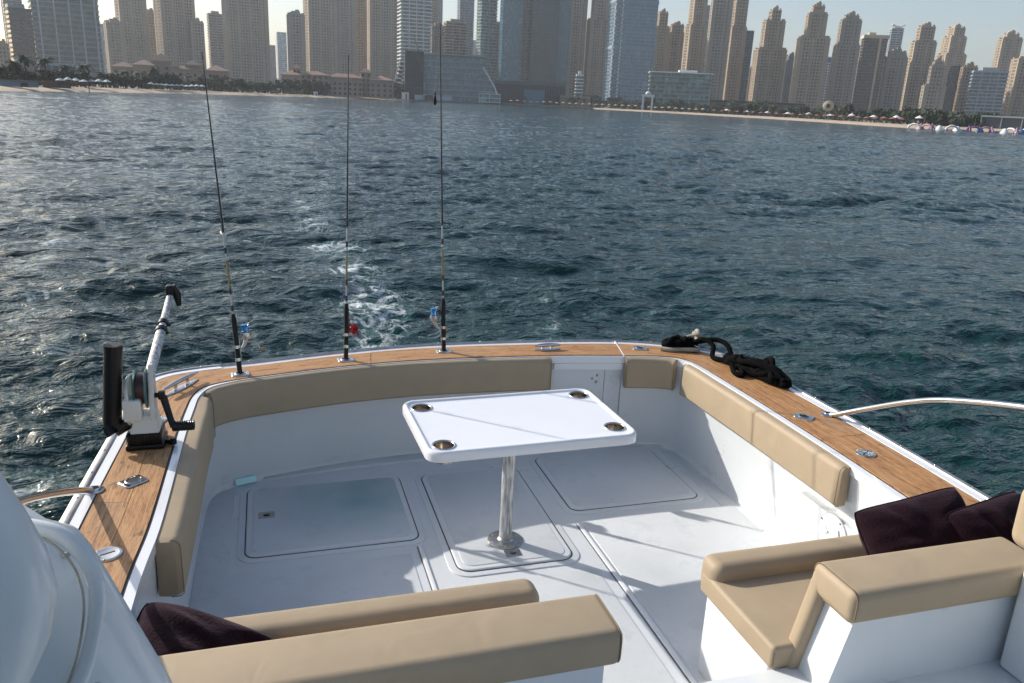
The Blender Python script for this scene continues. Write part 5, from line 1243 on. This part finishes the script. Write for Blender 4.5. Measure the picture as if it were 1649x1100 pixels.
va = [bm.verts.new((.030, y, z)) for y, z in out]; vb = [bm.verts.new((.052, y, z)) for y, z in out]; bm.faces.new(va[::-1]); bm.faces.new(vb)
for k in range(len(out)): bm.faces.new((va[k], va[(k + 1) % len(out)], vb[(k + 1) % len(out)], vb[k]))
bmesh.ops.bevel(bm, geom=bm.edges[:], offset=.004, segments=2, affect='EDGES', clamp_overlap=True); dobj('frame_arm', bm, M_cream)
bm = bmesh.new(); lathe(bm, [(.0001, -.075), (.075, -.07), (.090, -.058), (.085, -.05)], 28, Matrix.Translation((0, .01, .25)) @ Matrix.Rotation(PI / 2, 4, 'Y')); dobj('spool_cover', bm, M_cream)
sp = None
for x in (-.030, .018):
    bm = bmesh.new(); lathe(bm, [(.0001, x - .004), (.088, x - .004), (.095, x), (.088, x + .005), (.0001, x + .005)], 32, Matrix.Translation((0, .01, .272)) @ Matrix.Rotation(PI / 2, 4, 'Y')); dobj('spool_flange', bm, M_teal)
bm = bmesh.new(); lathe(bm, [(.072, -.026), (.074, -.01), (.072, .013)], 28, Matrix.Translation((0, .01, .272)) @ Matrix.Rotation(PI / 2, 4, 'Y')); dobj('wound_cable', bm, M_winding)
bm = bmesh.new(); tube(bm, [(.045, -.02, .245), (.075, -.02, .245)], .012, 12); box(bm, (.082, -.02, .245), (.030, .036, .036), bevel=.005); tube(bm, [(.088, -.02, .240), (.118, -.050, .125), (.130, -.055, .098)], [.017, .014, .018], 10); ck = dobj('crank', bm, M_blackp)
bm = bmesh.new(); n = 20; tube(bm, [(.120 + .100 * k / n, -.055, .098) for k in range(n + 1)], [.0225 + .0028 * (k % 2) - (.006 if k in (0, n) else 0) for k in range(n + 1)], 14); dobj('grip', bm, M_blackp, 45, ck)
e0 = Vector((.035, .03, .34)); e1 = Vector((-.543 - dx, 4.62 - dy, 1.225 - .68)); 
m1 = e0.lerp(e1, .50)
bm = bmesh.new(); tube(bm, [e0 - (e1 - e0) * .05, m1], .0235, 18); bo = dobj('boom', bm, M_silv if False else M_brush, 60)
bm = bmesh.new(); tube(bm, [m1, e1], .0180, 18); dobj('boom_tip', bm, M_brush, 60)
for u, r_ in ((.50, .029), (.60, .025)):
    p = e0.lerp(e1, u); d = (e1 - e0).normalized(); bm = bmesh.new(); tube(bm, [p - d * .014, p + d * .014], r_, 18); tube(bm, [p + Vector((.02, 0, -.004)), p + Vector((.035, 0, -.014))], .008, 8); dobj('boom_clamp', bm, M_blackp)
d = (e1 - e0).normalized(); p = e1
bm = bmesh.new(); box(bm, (p.x, p.y, p.z + .02), (.040, .060, .070), bevel=.008); tube(bm, [p + Vector((.010, .01, .05)), p + Vector((.030, .02, 0)), p + Vector((.034, .03, -.065))], [.016, .022, .014], 12); dobj('pulley_head', bm, M_blackp)
bm = bmesh.new(); c = Vector((-.750 - dx, 3.88 - dy, 0)); tilt = Vector((.034, .02, .385)); p0 = Vector((c.x, c.y, .105)); n = 3
tube(bm, [p0, p0 + tilt], .0405, 28); tube(bm, [p0 + tilt * .97, p0 + tilt], .0425, 28); rt = dobj('rod_tube', bm, M_blackp, 60)
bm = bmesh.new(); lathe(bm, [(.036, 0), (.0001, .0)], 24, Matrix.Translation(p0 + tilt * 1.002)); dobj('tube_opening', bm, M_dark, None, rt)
bm = bmesh.new(); tube(bm, [p0 + Vector((0, 0, .03)), p0 + Vector((.03, 0, -.015)), (-.065, -.02, .12)], [.038, .036, .030], 16); tube(bm, [p0 + Vector((-.02, -.03, .015)), p0 + Vector((.005, -.045, -.025))], [.022, .026], 12); dobj('tube_elbow', bm, M_blackp, 60)

# ============================================================ ROPES
M_rope = mat('black_braided_rope', (.004, .004, .0045), .95, spec=.08, bump=(260, 1.0, .004)); M_rope2 = mat('pale_braided_rope', (.38, .34, .27), .9, bump=(220, 1.0, .004))
def rope_bundle(bm, c0, c1, wid, hgt, r, loops, seed, zb):
    rnd = random.Random(seed); a = Vector(c0); b = Vector(c1); ax = (b - a); L_ = ax.length; ax.normalize(); s = Vector((-ax.y, ax.x, 0)); pts = []
    for k in range(loops * 12):
        u = k / 12 * 2 * PI; layer = min(1, k / (loops * 12)); al = .5 + .5 * math.cos(u * .5 + .3 * math.sin(k)) ; w = wid * (.55 + .45 * math.sin(k * 1.7 + seed)) 
        p = a + ax * L_ * (al * .96 + .02) + s * (w * math.sin(u * .5 + rnd.uniform(-.3, .3))) ; z = zb + r + hgt * layer * (.4 + .6 * rnd.random()) * math.sin(PI * min(.95, max(.05, al))) ** .5
        pts.append((p.x, p.y, z))
    tube(bm, catmull(pts, 4), r, 8)
mr_ = empty('mooring_rope', (3.0, 4.4, G), 0, 'heap of thick black mooring rope on the right rear corner of the teak rail', 'rope')
bm = bmesh.new(); Z = G + .004; KR = Matrix.Diagonal((K, K, 1, 1))
rope_bundle(bm, (2.98, 4.60, 0), (3.10, 4.02, 0), .068, .095, .0190, 15, 2, Z); o = obj('coil', bm, M_rope, mr_, 60); o.location = -mr_.location; o.scale = (1, 1, 1)
bm = bmesh.new(); rope_bundle(bm, (2.70, 4.965, 0), (2.93, 4.90, 0), .06, .095, .0185, 9, 5, Z); o = obj('coil', bm, M_rope, mr_, 60); o.location = -mr_.location; o.scale = (1, 1, 1)
for P in ([(2.90, 4.90, Z + .05), (2.94, 4.82, Z + .10), (2.97, 4.74, Z + .075), (2.93, 4.66, Z + .02), (2.96, 4.56, Z + .03)],
          [(2.90, 4.88, Z + .06), (3.02, 4.80, Z + .10), (3.06, 4.70, Z + .085), (3.05, 4.60, Z + .02), (3.03, 4.5, Z + .04)],
          [(3.08, 4.36, Z + .05), (3.13, 4.30, Z + .11), (3.10, 4.22, Z + .12), (3.08, 4.18, Z + .06)],
          [(2.93, 4.42, Z + .04), (2.90, 4.33, Z + .02), (2.925, 4.28, Z + .018), (2.95, 4.33, Z + .03)]):
    bm = bmesh.new(); tube(bm, catmull(P, 8), .0175, 10); o = obj('loop', bm, M_rope, mr_, 60); o.location = -mr_.location; o.scale = (1, 1, 1)
pr_ = empty('pale_rope', (2.8, 4.93, G), 0, 'faded pale rope with a round knotted end under the black rope', 'rope')
bm = bmesh.new(); tube(bm, catmull([(2.66, 4.92, Z + .015), (2.72, 4.88, Z + .014), (2.80, 4.87, Z + .016), (2.86, 4.84, Z + .02), (2.92, 4.83, Z + .02)], 8), .0155, 10); tube(bm, catmull([(2.83, 4.95, Z + .05), (2.92, 5.0, Z + .065), (2.97, 4.98, Z + .07), (2.93, 4.90, Z + .03), (2.87, 4.9, Z + .02)], 8), .015, 10); o = obj('strand', bm, M_rope2, pr_, 60); o.location = -pr_.location
bm = bmesh.new(); kc = Vector((2.985, 4.985, Z + .085))
for k in range(3):
    rot_ = Euler((k * 1.1, k * .8 + .3, k)).to_matrix(); tube(bm, [kc + rot_ @ Vector((.030 * math.cos(a), .030 * math.sin(a), 0)) for a in np.linspace(0, 2 * PI, 16)], .0145, 8)
o = obj('knot', bm, M_rope2, pr_, 60); o.location = -pr_.location

for o in list(mr_.children) + list(pr_.children): o.data.transform(KR)

# ============================================================ CUSHIONS
def velvet():
    m = mat('aubergine_velvet', (.014, .006, .0095), .95, spec=.08, sheen=.28, noise=(30, .3), bump=(95, .7, .005)); b = m.node_tree.nodes['Principled BSDF']
    b.inputs['Sheen Tint'].default_value = (.30, .22, .27, 1); b.inputs['Sheen Roughness'].default_value = .45; return m
M_vel = velvet()
def cushion(loc, rot, w, h, th, label, seed):
    rnd = np.random.default_rng(seed); n = 46; bm = bmesh.new(); u = np.linspace(-1, 1, n); U, V = np.meshgrid(u, u, indexing='ij')
    pinch = 1 - .035 * (1 - np.abs(V) ** 2) * np.abs(U) ** 4; pinch2 = 1 - .035 * (1 - np.abs(U) ** 2) * np.abs(V) ** 4
    cr_ = 1 - .06 * (np.abs(U * V)) ** 5; X = U * w / 2 * pinch * cr_; Y = V * h / 2 * pinch2 * cr_; base = ((1 - np.abs(U) ** 2.6).clip(0) * (1 - np.abs(V) ** 2.6).clip(0)) ** .45
    wr = np.zeros_like(U)
    for k in range(9):
        a = rnd.uniform(0, 6.28); f = rnd.uniform(7, 16); ph = rnd.uniform(0, 6.28); edge = np.exp(-((1 - np.hypot(U - .8 * np.cos(a), V - .8 * np.sin(a))) - .6) ** 2 * 5)
        wr += np.sin(f * (U * np.sin(a) - V * np.cos(a)) + ph + 1.5 * np.sin(2.5 * (U + V))) * np.exp(-((U - .75 * np.cos(a)) ** 2 + (V - .75 * np.sin(a)) ** 2) * 3.2)
    seam = base > .02
    g = []
    for s in (1, -1):
        Zz = s * th / 2 * base + s * wr * .0075 * base ** .7; grid = [[None] * n for _ in range(n)]
        for i in range(n):
            for j in range(n):
                if s == -1 and (i in (0, n - 1) or j in (0, n - 1)): grid[i][j] = g[0][i][j]
                else: grid[i][j] = bm.verts.new((X[i, j], Y[i, j], Zz[i, j]))
        g.append(grid)
        for i in range(n - 1):
            for j in range(n - 1):
                q = (grid[i][j], grid[i + 1][j], grid[i + 1][j + 1], grid[i][j + 1]); bm.faces.new(q if s == 1 else q[::-1])
    t = empty('cushion', loc, 0, label, 'cushion'); t.rotation_euler = rot
    obj('cover', bm, M_vel, t, 179)
    bm = bmesh.new(); e = [g_ for g_ in [(X[i, 0], Y[i, 0]) for i in range(n)] + [(X[-1, j], Y[-1, j]) for j in range(1, n)] + [(X[i, -1], Y[i, -1]) for i in range(n - 2, -1, -1)] + [(X[0, j], Y[0, j]) for j in range(n - 2, -1, -1)]]
    tube(bm, [(x * 1.003, y * 1.003, 0) for x, y in e], .0035, 6, cap=False); obj('piping', bm, M_vel, t, 60)
    return t
cushion((2.55, 2.30, .655), (R(54), R(-12), R(-6)), .49, .41, .22, 'front aubergine velvet cushion on the right bench, leaning against the backrest', 1)
cushion((2.82, 2.20, .68), (R(62), R(-8), R(4)), .40, .38, .18, 'rear aubergine velvet cushion half hidden at the end of the right bench', 2)
cushion((-.275, 2.30, .548), (R(15), R(27), R(-6)), .50, .42, .25, 'dark aubergine velvet cushion slumped at the left end of the near bench', 3)

# ============================================================ HAZE
hb = bmesh.new(); box(hb, (0, 0, 149.0), (6800, 6800, 304)); hz = obj('haze', hb, None); tag(hz, kind='stuff')
hm = bpy.data.materials.new('sea_haze'); hm.use_nodes = True; hn = hm.node_tree
for n in list(hn.nodes): hn.nodes.remove(n)
ho = hn.nodes.new('ShaderNodeOutputMaterial'); hv = hn.nodes.new('ShaderNodeVolumePrincipled')
hv.inputs['Color'].default_value = (.82, .88, .94, 1); hv.inputs['Density'].default_value = .00014; hv.inputs['Anisotropy'].default_value = .25
hn.links.new(hv.outputs[0], ho.inputs['Volume']); hz.data.materials.append(hm)
